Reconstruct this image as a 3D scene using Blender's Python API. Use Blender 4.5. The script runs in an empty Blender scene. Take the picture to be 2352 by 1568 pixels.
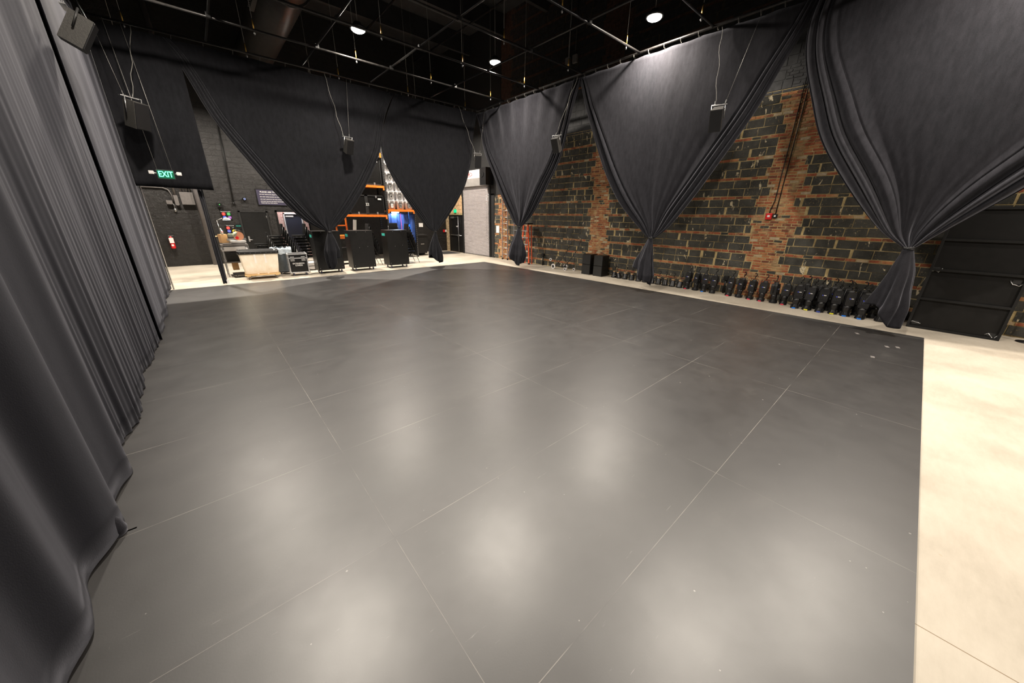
import bpy, bmesh, math, random
from mathutils import Vector, Matrix
R = math.radians
scene = bpy.context.scene
COL = scene.collection
rnd = random.Random(7)

# ------------------------------------------------------------------ camera
YAW, PITCH, ROLL, CAMH = 0.7206, 0.3521, 0.0138, 2.138
cy, sy = math.cos(YAW), math.sin(YAW)
fw = Vector((sy*math.cos(PITCH), cy*math.cos(PITCH), -math.sin(PITCH)))
r0 = Vector((cy, -sy, 0)); u0 = r0.cross(fw)
rt = math.cos(ROLL)*r0 + math.sin(ROLL)*u0
up = -math.sin(ROLL)*r0 + math.cos(ROLL)*u0
cam_d = bpy.data.cameras.new('camera'); cam = bpy.data.objects.new('camera', cam_d); COL.objects.link(cam)
cam_d.sensor_width = 36; cam_d.lens = 12.0; cam_d.clip_end = 100; cam_d.clip_start = 0.05
m = Matrix.Identity(4)
for i in range(3):
    m[i][0], m[i][1], m[i][2] = rt[i], up[i], -fw[i]
m[2][3] = CAMH
cam.matrix_world = m
scene.camera = cam

# ------------------------------------------------------------------ world, exposure
w = bpy.data.worlds.new('world'); scene.world = w; w.use_nodes = True
w.node_tree.nodes['Background'].inputs[0].default_value = (0.6, 0.62, 0.7, 1)
w.node_tree.nodes['Background'].inputs[1].default_value = 0.0
vs = scene.view_settings
vs.view_transform = 'Standard'; vs.look = 'None'; vs.gamma = 1; vs.exposure = 0.0; vs.use_curve_mapping = False
HALL_W = 370.0        # watts of each hanging hall lamp
STORE_W = 600.0
LAMPS = [(0.1, 10.9), (4.35, 11.35), (8.57, 10.8), (0.5, 5.6), (4.4, 5.2), (9.54, 5.74), (5.9, 0.9), (9.2, -0.6), (4.4, -5.0), (9.6, -5.4)]
LZ = {2: 6.9}
STORE = [(-0.6, 16.7), (4.4, 16.7), (8.6, 16.6)]
def area(name, loc, size, power, color=(1, .9, .78), spread=162):
    l = bpy.data.lights.new(name, 'AREA'); l.shape = 'DISK'; l.size = size; l.energy = power; l.color = color
    l.spread = R(spread)
    o = bpy.data.objects.new(name, l); COL.objects.link(o); o.location = loc
    return o

# ------------------------------------------------------------------ helpers
def tag(o, label=None, cat=None, group=None, kind=None):
    if label: o['label'] = label
    if cat: o['category'] = cat
    if group: o['group'] = group
    if kind: o['kind'] = kind
    return o
def empty(name, loc=(0, 0, 0), rz=0, label=None, cat=None, group=None):
    o = bpy.data.objects.new(name, None); COL.objects.link(o); o.location = loc; o.rotation_euler = (0, 0, rz)
    o.empty_display_size = .1
    return tag(o, label, cat, group)
class MB:
    def __init__(s): s.bm = bmesh.new(); s.mi = 0
    def face(s, vs, mi=None, smooth=False):
        try: f = s.bm.faces.new(vs)
        except ValueError: return None
        f.material_index = s.mi if mi is None else mi; f.smooth = smooth
        return f
    def box(s, x0, x1, y0, y1, z0, z1, M=None, bev=0, mi=None):
        P = [Vector((x, y, z)) for z in (z0, z1) for x, y in ((x0, y0), (x1, y0), (x1, y1), (x0, y1))]
        if M is not None: P = [M @ p for p in P]
        V = [s.bm.verts.new(p) for p in P]
        F = [s.face([V[i] for i in q], mi) for q in ((0, 3, 2, 1), (4, 5, 6, 7), (0, 1, 5, 4), (1, 2, 6, 5), (2, 3, 7, 6), (3, 0, 4, 7))]
        if bev:
            es = list({e for f in F for e in f.edges})
            bmesh.ops.bevel(s.bm, geom=es, offset=bev, segments=2, affect='EDGES', profile=.6)
        return s
    def ring(s, c, d, r, n, up=None, ry=None):
        d = Vector(d).normalized()
        a = Vector((0, 0, 1)) if abs(d.z) < .95 else Vector((1, 0, 0))
        if up is not None: a = Vector(up)
        e1 = d.cross(a).normalized(); e2 = e1.cross(d).normalized()
        ry = r if ry is None else ry
        return [s.bm.verts.new(Vector(c)+e1*math.cos(2*math.pi*i/n)*r+e2*math.sin(2*math.pi*i/n)*ry) for i in range(n)]
    def bridge(s, a, b, mi=None, smooth=True):
        n = len(a)
        for i in range(n): s.face((a[i], a[(i+1) % n], b[(i+1) % n], b[i]), mi, smooth)
    def cyl(s, p, q, r, n=12, r2=None, mi=None, cap=True):
        p, q = Vector(p), Vector(q)
        a = s.ring(p, q-p, r, n); b = s.ring(q, q-p, r if r2 is None else r2, n)
        s.bridge(a, b, mi)
        if cap: s.face(a[::-1], mi); s.face(b, mi)
        return s
    def tube(s, pts, r, n=8, closed=False, mi=None):
        pts = [Vector(p) for p in pts]; N = len(pts); rs = []
        up = None
        for i, p in enumerate(pts):
            if closed: d = pts[(i+1) % N]-pts[i-1]
            else: d = pts[min(i+1, N-1)]-pts[max(i-1, 0)]
            d = d.normalized() if d.length > 1e-9 else Vector((0, 0, 1))
            if up is None: up = Vector((0, 0, 1)) if abs(d.z) < .9 else Vector((1, 0, 0))
            e1 = d.cross(up).normalized(); e2 = e1.cross(d).normalized(); up = e2
            rs.append([s.bm.verts.new(p+e1*math.cos(2*math.pi*k/n)*r+e2*math.sin(2*math.pi*k/n)*r) for k in range(n)])
        for i in range(N-1 if not closed else N): s.bridge(rs[i], rs[(i+1) % N], mi)
        if not closed: s.face(rs[0][::-1], mi); s.face(rs[-1], mi)
        return s
    def lathe(s, prof, c=(0, 0, 0), n=24, M=None, mi=None):
        rs = []
        for r, z in prof:
            rs.append([s.bm.verts.new((Vector((c[0]+max(r, 1e-4)*math.cos(2*math.pi*i/n), c[1]+max(r, 1e-4)*math.sin(2*math.pi*i/n), c[2]+z)) if M is None
                       else M @ Vector((max(r, 1e-4)*math.cos(2*math.pi*i/n), max(r, 1e-4)*math.sin(2*math.pi*i/n), z)))) for i in range(n)])
        for a, b in zip(rs, rs[1:]): s.bridge(a, b, mi)
        if prof[0][0] > 1e-3: s.face(rs[0][::-1], mi)
        if prof[-1][0] > 1e-3: s.face(rs[-1], mi)
        return s
    def prism(s, poly, z0, z1, M=None, mi=None):
        a = [Vector((x, y, z0)) for x, y in poly]; b = [Vector((x, y, z1)) for x, y in poly]
        if M is not None: a = [M @ p for p in a]; b = [M @ p for p in b]
        a = [s.bm.verts.new(p) for p in a]; b = [s.bm.verts.new(p) for p in b]
        s.face(a[::-1], mi); s.face(b, mi)
        for i in range(len(a)): s.face((a[i], a[(i+1) % len(a)], b[(i+1) % len(a)], b[i]), mi)
        return s
    def build(s, name, mat, parent=None, loc=None, smooth=False):
        bmesh.ops.recalc_face_normals(s.bm, faces=s.bm.faces[:])
        me = bpy.data.meshes.new(name); s.bm.to_mesh(me); s.bm.free()
        for mm in (mat if isinstance(mat, (list, tuple)) else [mat]): me.materials.append(mm)
        if smooth:
            for p in me.polygons: p.use_smooth = True
        o = bpy.data.objects.new(name, me); COL.objects.link(o)
        if parent: o.parent = parent
        if loc: o.location = loc
        return o
def dup(root, loc=None, rz=None, label=None, group=None, cat=None):
    r = root.copy(); COL.objects.link(r)
    if loc is not None: r.location = loc
    if rz is not None: r.rotation_euler = (r.rotation_euler[0], r.rotation_euler[1], rz)
    if label: r['label'] = label
    if group: r['group'] = group
    for ch in list(root.children):
        c = ch.copy(); COL.objects.link(c); c.parent = r
        for g in list(ch.children):
            d = g.copy(); COL.objects.link(d); d.parent = c
    return r
def text(name, body, size, mat, parent, M, ext=.002, align='CENTER'):
    cu = bpy.data.curves.new(name, 'FONT'); cu.body = body; cu.size = size; cu.extrude = ext
    cu.align_x = align; cu.align_y = 'CENTER'; cu.offset = size*.012
    t = bpy.data.objects.new(name+'_tmp', cu); COL.objects.link(t)
    bpy.context.view_layer.update()
    me = bpy.data.meshes.new_from_object(t)
    bpy.data.objects.remove(t)
    me.transform(M); me.materials.clear(); me.materials.append(mat)
    o = bpy.data.objects.new(name, me); COL.objects.link(o)
    if parent: o.parent = parent
    return o
# orientation of text: on a wall facing -y (reader looks +y): x right, z up
def TY(x, y, z, s=1): return Matrix.Translation((x, y, z)) @ Matrix.Rotation(R(90), 4, 'X')
# on a wall facing -x (reader looks +x): text runs towards -y
def TX(x, y, z): return Matrix.Translation((x, y, z)) @ Matrix.Rotation(R(-90), 4, 'Z') @ Matrix.Rotation(R(90), 4, 'X')

# ------------------------------------------------------------------ materials
def mat(name, col, rough=.5, metal=0, spec=.5, emit=None, es=0, sheen=0, alpha=1, coat=0):
    m = bpy.data.materials.new(name); m.use_nodes = True
    b = m.node_tree.nodes['Principled BSDF']
    b.inputs['Base Color'].default_value = (*col, 1); b.inputs['Roughness'].default_value = rough
    b.inputs['Metallic'].default_value = metal; b.inputs['Specular IOR Level'].default_value = spec
    if emit: b.inputs['Emission Color'].default_value = (*emit, 1); b.inputs['Emission Strength'].default_value = es
    if sheen: b.inputs['Sheen Weight'].default_value = sheen
    if coat: b.inputs['Coat Weight'].default_value = coat
    return m
class NT:
    def __init__(s, m): s.t = m.node_tree; s.b = s.t.nodes['Principled BSDF']
    def n(s, typ, **kw):
        nd = s.t.nodes.new(typ)
        for k, v in kw.items():
            if k.startswith('i_'): nd.inputs[int(k[2:])].default_value = v
            else: setattr(nd, k, v)
        return nd
    def l(s, a, b): s.t.links.new(a, b)
    def math(s, op, a, b=None, clamp=False):
        nd = s.t.nodes.new('ShaderNodeMath'); nd.operation = op; nd.use_clamp = clamp
        for i, v in enumerate((a, b)):
            if v is None: continue
            if isinstance(v, (int, float)): nd.inputs[i].default_value = v
            else: s.l(v, nd.inputs[i])
        return nd.outputs[0]
    def coords(s, scale=(1, 1, 1), rot=(0, 0, 0), src='Object'):
        tc = s.n('ShaderNodeTexCoord'); mp = s.n('ShaderNodeMapping')
        s.l(tc.outputs[src], mp.inputs[0]); mp.inputs['Scale'].default_value = scale; mp.inputs['Rotation'].default_value = rot
        return mp.outputs[0]
    def noise(s, v, scale, detail=4, rough=.5, dist=0):
        nd = s.n('ShaderNodeTexNoise'); s.l(v, nd.inputs['Vector']); nd.inputs['Scale'].default_value = scale
        nd.inputs['Detail'].default_value = detail; nd.inputs['Roughness'].default_value = rough; nd.inputs['Distortion'].default_value = dist
        return nd.outputs['Fac']
    def ramp(s, fac, *stops):
        nd = s.n('ShaderNodeValToRGB'); e = nd.color_ramp.elements
        while len(e) < len(stops): e.new(.5)
        for el, (p, c) in zip(e, stops):
            el.position = p; el.color = (*c, 1) if isinstance(c, tuple) else (c, c, c, 1)
        s.l(fac, nd.inputs[0]); return nd.outputs[0]
    def mix(s, fac, a, b, mode='MIX'):
        nd = s.n('ShaderNodeMix', data_type='RGBA', blend_type=mode)
        if isinstance(fac, (int, float)): nd.inputs[0].default_value = fac
        else: s.l(fac, nd.inputs[0])
        for i, v in ((6, a), (7, b)):
            if isinstance(v, tuple): nd.inputs[i].default_value = (*v, 1)
            else: s.l(v, nd.inputs[i])
        return nd.outputs[2]
    def bump(s, h, strength, dist=.01):
        nd = s.n('ShaderNodeBump'); nd.inputs['Strength'].default_value = strength; nd.inputs['Distance'].default_value = dist
        s.l(h, nd.inputs['Height']); s.l(nd.outputs[0], s.b.inputs['Normal'])
def vary(m, scale=20, amount=.25, bump=0, rough=0):
    t = NT(m); c = tuple(t.b.inputs['Base Color'].default_value[:3]); v = t.coords()
    f = t.noise(v, scale)
    a = tuple(x*(1-amount) for x in c); b_ = tuple(min(1, x*(1+amount)) for x in c)
    t.l(t.ramp(f, (.3, a), (.7, b_)), t.b.inputs['Base Color'])
    if bump: t.bump(f, bump)
    return m

# velour
def velour(name, base=(.0112, .0111, .0136), sheen=.22, st=1.0):
    m = mat(name, base, .95, spec=.12, sheen=sheen)
    t = NT(m); t.b.inputs['Sheen Roughness'].default_value = .45; t.b.inputs['Sheen Tint'].default_value = (.86, .87, 1, 1)
    v = t.coords((3, 3, .9)); f = t.noise(v, 5, 6, .65)
    v2 = t.coords((1, 1, 1)); f2 = t.noise(v2, 130, 3, .6)
    k = t.math('ADD', t.math('MULTIPLY', f, .5), t.math('MULTIPLY', f2, .5))
    t.l(t.ramp(k, (.36, tuple(x*(1-.35*st) for x in base)), (.62, tuple(x*(1+.4*st) for x in base))), t.b.inputs['Base Color'])
    t.l(t.math('MULTIPLY', t.ramp(k, (.3, 1-.4*st), (.65, 1+.25*st)), sheen), t.b.inputs['Sheen Weight'])
    t.bump(f2, .25, .004)
    return m
M_VEL = velour('black_velour')
M_LEFT = velour('grey_black_velour', (.0066, .0067, .0092), .095, st=.25)
M_BVEL = velour('matt_black_velour', (.0072, .0074, .0088), .13)
def floor_mat():
    m = mat('black_floor_paint', (.014, .0125, .012), .5, spec=.8, coat=.55); t = NT(m)
    v = t.coords(); sep = t.n('ShaderNodeSeparateXYZ'); t.l(v, sep.inputs[0])
    def line(src, off, step, wd):
        a = t.math('DIVIDE', t.math('SUBTRACT', src, off), step)
        fr = t.math('ABSOLUTE', t.math('SUBTRACT', t.math('FRACT', t.math('ADD', a, .5)), .5))
        return t.math('LESS_THAN', fr, wd/step)
    la = line(sep.outputs[1], 9.169-1.2192*12, 1.2192, .0022)
    lb = line(sep.outputs[0], -1.878-2.4384*3, 2.4384, .0022)
    seam = t.math('MAXIMUM', la, lb)
    la2 = line(sep.outputs[1], 9.169-1.2192*12+.004, 1.2192, .002)
    lb2 = line(sep.outputs[0], -1.878-2.4384*3+.004, 2.4384, .002)
    edge = t.math('MAXIMUM', la2, lb2)
    wear = t.noise(v, 1.3, 5, .6)
    # screws: dots near the seams
    vo = t.n('ShaderNodeTexVoronoi'); t.l(v, vo.inputs['Vector']); vo.inputs['Scale'].default_value = 3.2
    dots = t.math('LESS_THAN', vo.outputs['Distance'], .022)
    vo2 = t.n('ShaderNodeTexVoronoi'); t.l(v, vo2.inputs['Vector']); vo2.inputs['Scale'].default_value = 9
    dots2 = t.math('MULTIPLY', t.math('LESS_THAN', vo2.outputs['Distance'], .035), t.math('GREATER_THAN', t.noise(v, 1.1, 2), .53))
    sc = t.math('GREATER_THAN', t.noise(t.coords((1, 14, 1), (0, 0, R(14))), 3, 8, .72), .68)
    sc2 = t.math('GREATER_THAN', t.noise(t.coords((16, 1.2, 1), (0, 0, R(-38))), 2.2, 8, .75), .70)
    scr = t.math('MAXIMUM', sc, sc2)
    cloud = t.noise(t.coords((1, 2.2, 1), (0, 0, R(20))), .9, 8, .62)
    base = t.ramp(cloud, (.32, (.0075, .0065, .0068)), (.6, (.0125, .0113, .011)), (.75, (.026, .024, .022)))
    c = t.mix(t.math('MULTIPLY', scr, .5), base, (.15, .145, .14))
    c = t.mix(t.math('MULTIPLY', t.math('MAXIMUM', dots, dots2), .55), c, (.3, .29, .27))
    c = t.mix(t.math('MULTIPLY', edge, t.math('MULTIPLY', t.ramp(wear, (.4, 0.), (.6, 1.)), .6)), c, (.28, .26, .23))
    c = t.mix(t.math('MULTIPLY', t.math('SUBTRACT', seam, edge, True), .7), c, (.008, .007, .007))
    stain = t.math('GREATER_THAN', t.math('ADD', sep.outputs[0], t.math('MULTIPLY', t.noise(v, 1.1, 5, .7), .5)), 10.27)
    c = t.mix(t.math('MULTIPLY', stain, .8), c, (.004, .0036, .003))
    t.l(c, t.b.inputs['Base Color'])
    t.l(t.math('ADD', t.ramp(t.noise(v, 2.5, 6, .65), (.3, .44), (.7, .52)), t.math('MULTIPLY', stain, .2)), t.b.inputs['Roughness'])
    t.b.inputs['Coat Roughness'].default_value = .345
    fine = t.noise(v, 90, 3, .5); wav = t.noise(v, 1.6, 2)
    h = t.math('ADD', t.math('MULTIPLY', fine, .05), t.math('MULTIPLY', wav, .9))
    h = t.math('SUBTRACT', h, t.math('MULTIPLY', seam, .15))
    t.bump(h, .35, .012)
    return m
M_FLOOR = floor_mat()
def concrete_mat():
    m = mat('sealed_concrete', (.6, .52, .42), .5, spec=.35); t = NT(m); v = t.coords()
    f = t.noise(v, 1.1, 8, .62); f2 = t.noise(t.coords((1, 4, 1), (0, 0, R(30))), 5, 6, .7)
    c = t.ramp(t.math('ADD', t.math('MULTIPLY', f, .7), t.math('MULTIPLY', f2, .3)), (.3, (.35, .31, .25)), (.5, (.44, .395, .325)), (.7, (.51, .465, .39)))
    spots = t.math('GREATER_THAN', t.noise(v, 6.5, 3, .6), .745)
    c = t.mix(t.math('MULTIPLY', spots, .25), c, (.35, .24, .12))
    sep = t.n('ShaderNodeSeparateXYZ'); t.l(v, sep.inputs[0])
    j1 = t.math('LESS_THAN', t.math('ABSOLUTE', t.math('SUBTRACT', sep.outputs[0], 2.575)), .003)
    j2 = t.math('LESS_THAN', t.math('ABSOLUTE', t.math('SUBTRACT', t.math('ADD', sep.outputs[1], t.math('MULTIPLY', sep.outputs[0], .0)), 16.3)), .004)
    c = t.mix(t.math('MAXIMUM', j1, j2), c, (.2, .14, .08))
    t.l(c, t.b.inputs['Base Color']); t.l(t.ramp(f, (.3, .42), (.7, .6)), t.b.inputs['Roughness'])
    t.bump(t.noise(v, 40, 4, .6), .12, .004)
    return m
M_CONC = concrete_mat()
def brick_mats():
    out = []
    # mortar
    m = mat('lime_mortar', (.34, .27, .14), .95, spec=.2); t = NT(m); v = t.coords()
    f = t.noise(v, 9, 8, .7); t.l(t.ramp(f, (.3, (.27, .2, .095)), (.55, (.45, .35, .175)), (.75, (.62, .52, .33))), t.b.inputs['Base Color'])
    t.bump(t.noise(v, 35, 6, .7), .6, .01); out.append(m)
    # blocks
    m = mat('dark_cinder_block', (.03, .03, .028), .9, spec=.25); t = NT(m); v = t.coords()
    f = t.noise(v, 2.2, 6, .65); c = t.ramp(f, (.35, (.036, .036, .032)), (.65, (.075, .073, .064)))
    chips = t.math('GREATER_THAN', t.noise(v, 26, 5, .75), .625)
    patch = t.ramp(t.noise(v, .9, 3), (.45, 0.), (.65, 1.))
    c = t.mix(t.math('MULTIPLY', chips, t.math('ADD', .25, t.math('MULTIPLY', patch, .6))), c, (.4, .3, .15))
    smear = t.ramp(t.noise(t.coords((1, 3.4, 1.4)), 1.7, 6, .62, .8), (.63, 0.), (.648, 1.))
    c = t.mix(t.math('MULTIPLY', smear, .9), c, (.62, .53, .36))
    t.l(c, t.b.inputs['Base Color']); t.bump(t.noise(v, 45, 6, .75), .8, .012); out.append(m)
    # bricks, four tones
    for nm, col in (('red_brick', (.3, .09, .045)), ('orange_brick', (.4, .17, .075)), ('dark_red_brick', (.17, .06, .038)), ('buff_brick', (.42, .34, .24))):
        m = mat(nm, col, .9, spec=.25); t = NT(m); v = t.coords()
        f = t.noise(v, 12, 6, .7); c = t.ramp(f, (.3, tuple(x*.6 for x in col)), (.7, tuple(min(1, x*1.25) for x in col)))
        wash = t.ramp(t.noise(v, 3.5, 6, .7), (.5, 0.), (.64, 1.))
        c = t.mix(t.math('MULTIPLY', wash, .7), c, (.42, .3, .16))
        t.l(c, t.b.inputs['Base Color']); t.bump(t.noise(v, 50, 5, .7), .7, .01); out.append(m)
    m = mat('grey_wall_paint', (.042, .043, .045), .7); out.append(vary(m, 8, .3, .2))
    m = mat('tan_brick', (.55, .36, .2), .9); out.append(vary(m, 9, .3, .4))
    m = mat('shaded_mortar', (.035, .026, .016), .95); out.append(vary(m, 8, .5, .4))  # masonry above lamp height: dim light painted in as darker colours
    m = mat('shaded_brick', (.045, .02, .012), .95); out.append(vary(m, 9, .5, .4))
    m = mat('shaded_block', (.012, .012, .012), .95); out.append(vary(m, 9, .5, .4))
    return out
M_BR = brick_mats()
def painted_block(name, scale_xyz, rot, col=(.010, .0092, .0088)):
    m = mat(name, col, .42, spec=.5); t = NT(m); v = t.coords(scale_xyz, rot)
    br = t.n('ShaderNodeTexBrick'); t.l(v, br.inputs['Vector']); br.inputs['Scale'].default_value = 1
    br.inputs['Brick Width'].default_value = .41; br.inputs['Row Height'].default_value = .205; br.inputs['Mortar Size'].default_value = .008
    br.inputs['Mortar Smooth'].default_value = .3
    v2 = t.coords(); n1 = t.noise(v2, 7, 8, .72); 
    wear = t.math('GREATER_THAN', t.noise(t.coords((1, 1, 2.5)), 5, 9, .8), .735)
    c = t.mix(t.math('MULTIPLY', wear, .5), t.ramp(n1, (.3, tuple(x*.7 for x in col)), (.7, tuple(x*1.7 for x in col))), (.22, .16, .1))
    t.l(c, t.b.inputs['Base Color'])
    h = t.math('ADD', t.math('MULTIPLY', br.outputs['Fac'], -.8), t.math('MULTIPLY', n1, .9))
    t.bump(h, 1, .035)
    return m
M_BACK = painted_block('black_painted_block', (1, 1, 1), (R(90), 0, 0))
M_SIDE = painted_block('black_painted_block_side', (1, 1, 1), (R(90), 0, R(90)))
M_CEIL = vary(mat('black_ceiling_paint', (.012, .012, .013), .8), 3, .4)
M_BLK = vary(mat('black_paint', (.005, .005, .005), .5, spec=.35), 15, .3)
M_BOX = vary(mat('black_plywood_paint', (.0045, .0042, .004), .4, spec=.4), 8, .35)
M_PLAS = mat('black_plastic', (.008, .008, .009), .38); vary(M_PLAS, 25, .2)
M_MATTE = vary(mat('matte_black_metal', (.012, .012, .012), .55), 25, .25)
M_PIPE = vary(mat('grid_pipe_black', (.03, .028, .027), .33, metal=.5), 12, .3)
M_STEEL = vary(mat('bare_steel', (.45, .45, .45), .35, metal=.9), 20, .2)
M_ALU = vary(mat('aluminium', (.62, .62, .63), .35, metal=.85), 20, .15)
M_BRASS = mat('brass', (.7, .42, .1), .3, metal=1)
M_WIRE = mat('steel_wire', (.3, .29, .27), .5, metal=.6)
M_CORD = mat('grey_cord', (.17, .165, .15), .7)
M_WHITE = mat('white_print', (.75, .75, .73), .6)
M_TEAL = mat('teal_label', (.03, .4, .33), .6)
M_DUCT = vary(mat('galvanised_duct', (.05, .047, .045), .38, metal=.7), 6, .2)
M_FABR = vary(mat('black_seat_fabric', (.007, .007, .007), .9, spec=.2), 60, .3)
M_CFRM = mat('black_chair_frame', (.007, .007, .007), .35)
M_ORANGE = vary(mat('orange_rack_paint', (.85, .2, .02), .45), 10, .15)
M_OLAD = vary(mat('orange_fibreglass', (.75, .1, .03), .5), 14, .15)
M_RED = mat('red_paint', (.6, .012, .015), .35)
M_CANV = mat('cream_canvas', (.72, .6, .45), .85)
def canvas():
    t = NT(M_CANV); v = t.coords(); f = t.noise(v, 5, 6, .6)
    t.l(t.ramp(f, (.3, (.78, .66, .5)), (.7, (.88, .8, .68))), t.b.inputs['Base Color']); t.bump(t.noise(t.coords((1, 1, .4)), 9, 4), .5, .02)
canvas()
M_STRAP = mat('white_webbing', (.85, .8, .74), .8)
M_WOOD = mat('pale_wood', (.58, .38, .17), .6)
def wood():
    t = NT(M_WOOD); f = t.noise(t.coords((1, 12, 12)), 4, 4)
    t.l(t.ramp(f, (.3, (.48, .3, .12)), (.7, (.66, .45, .22))), t.b.inputs['Base Color'])
wood()
M_GREYP = vary(mat('grey_plastic_bin', (.12, .15, .18), .45), 12, .15)
M_BAG = mat('clear_bag', (.55, .62, .68), .25); vary(M_BAG, 14, .3, .8)
M_GREYM = vary(mat('grey_painted_steel', (.13, .12, .115), .5), 12, .12)
M_BLUE = mat('blue_tarp', (.03, .07, .24), .45); vary(M_BLUE, 6, .3, .5)
M_HOSE = mat('blue_hose', (.01, .16, .75), .3)
M_BIN = mat('translucent_bin', (.85, .85, .88), .3)
M_BIN.node_tree.nodes['Principled BSDF'].inputs['Transmission Weight'].default_value = .15; vary(M_BIN, 9, .12)
M_ROLL = vary(mat('grey_roller_slats', (.36, .33, .33), .5, metal=.1), 5, .06)
M_HOOD = vary(mat('pale_grey_steel', (.6, .58, .57), .5), 5, .08)
M_EXITG = mat('exit_green', (.0, .9, .35), .5, emit=(.22, 1, .55), es=2.6)
M_EXITF = mat('exit_face', (0, .1, .05), .4, emit=(0, .35, .14), es=.1)
M_LED = mat('green_led', (0, .8, .1), .5, emit=(.1, 1, .1), es=4)
M_LAMP = mat('lamp_lens', (1, 1, 1), .4, emit=(1, .94, .84), es=28)
M_STRIP = mat('work_light_tube', (1, 1, 1), .4, emit=(.8, .9, 1), es=25)
M_DESKL = mat('desk_lamp_tube', (1, 1, 1), .4, emit=(1, .88, .66), es=22)
M_CASTER = mat('caster_tread', (.02, .025, .08), .5)
M_PAPER = mat('white_paper', (.75, .73, .7), .8)
M_CARD = mat('cardboard', (.5, .3, .14), .8)
M_YEL = mat('yellow_mark', (.8, .6, .03), .6)
M_SIGNB = mat('sign_board', (.05, .045, .075), .4)
M_DOORB = mat('blue_black_door', (.03, .033, .05), .35)
M_WB = mat('weathered_post', (.4, .3, .18), .8); vary(M_WB, 10, .5)
TAPE = {'red': mat('red_tape', (.7, .02, .06), .6), 'blue': mat('blue_tape', (.0, .16, .7), .6), 'yellow': mat('yellow_tape', (.75, .7, .02), .6), 'dark blue': mat('dark_blue_tape', (.03, .06, .4), .6)}

# ------------------------------------------------------------------ structure
def struct(name, mb, mt): return tag(mb.build(name, mt), kind='structure')
X0, X1, Y0, Y1, ZT = -6.0, 11.8, -9.0, 19.9, 10.2
struct('floor', MB().box(X0, X1+.3, Y0, Y1+3.2, -.2, 0), M_CONC)
struct('ceiling', MB().box(X0, X1+.3, Y0, Y1+.3, ZT, ZT+.2), M_CEIL)
struct('wall_left', MB().box(X0-.2, X0, Y0, Y1+.3, 0, ZT), M_SIDE)
struct('wall_front', MB().box(X0, X1, Y0-.2, Y0, 0, ZT), M_BACK)
# back wall with an opening (x 2.87..4.05, z 0..2.17)
b = MB()
b.box(X0, 2.87, Y1, Y1+.25, 0, ZT); b.box(2.87, 4.15, Y1, Y1+.25, 2.17, ZT); b.box(4.15, X1, Y1, Y1+.25, 0, ZT)
struct('wall_back', b, M_BACK)
# black frame of the opening
b = MB(); b.box(2.80, 2.87, Y1-.03, Y1+.25, 0, 2.24); b.box(4.15, 4.22, Y1-.03, Y1+.25, 0, 2.24); b.box(2.80, 4.22, Y1-.03, Y1+.25, 2.17, 2.24)
struct('trim_1', b, M_BLK)

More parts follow.
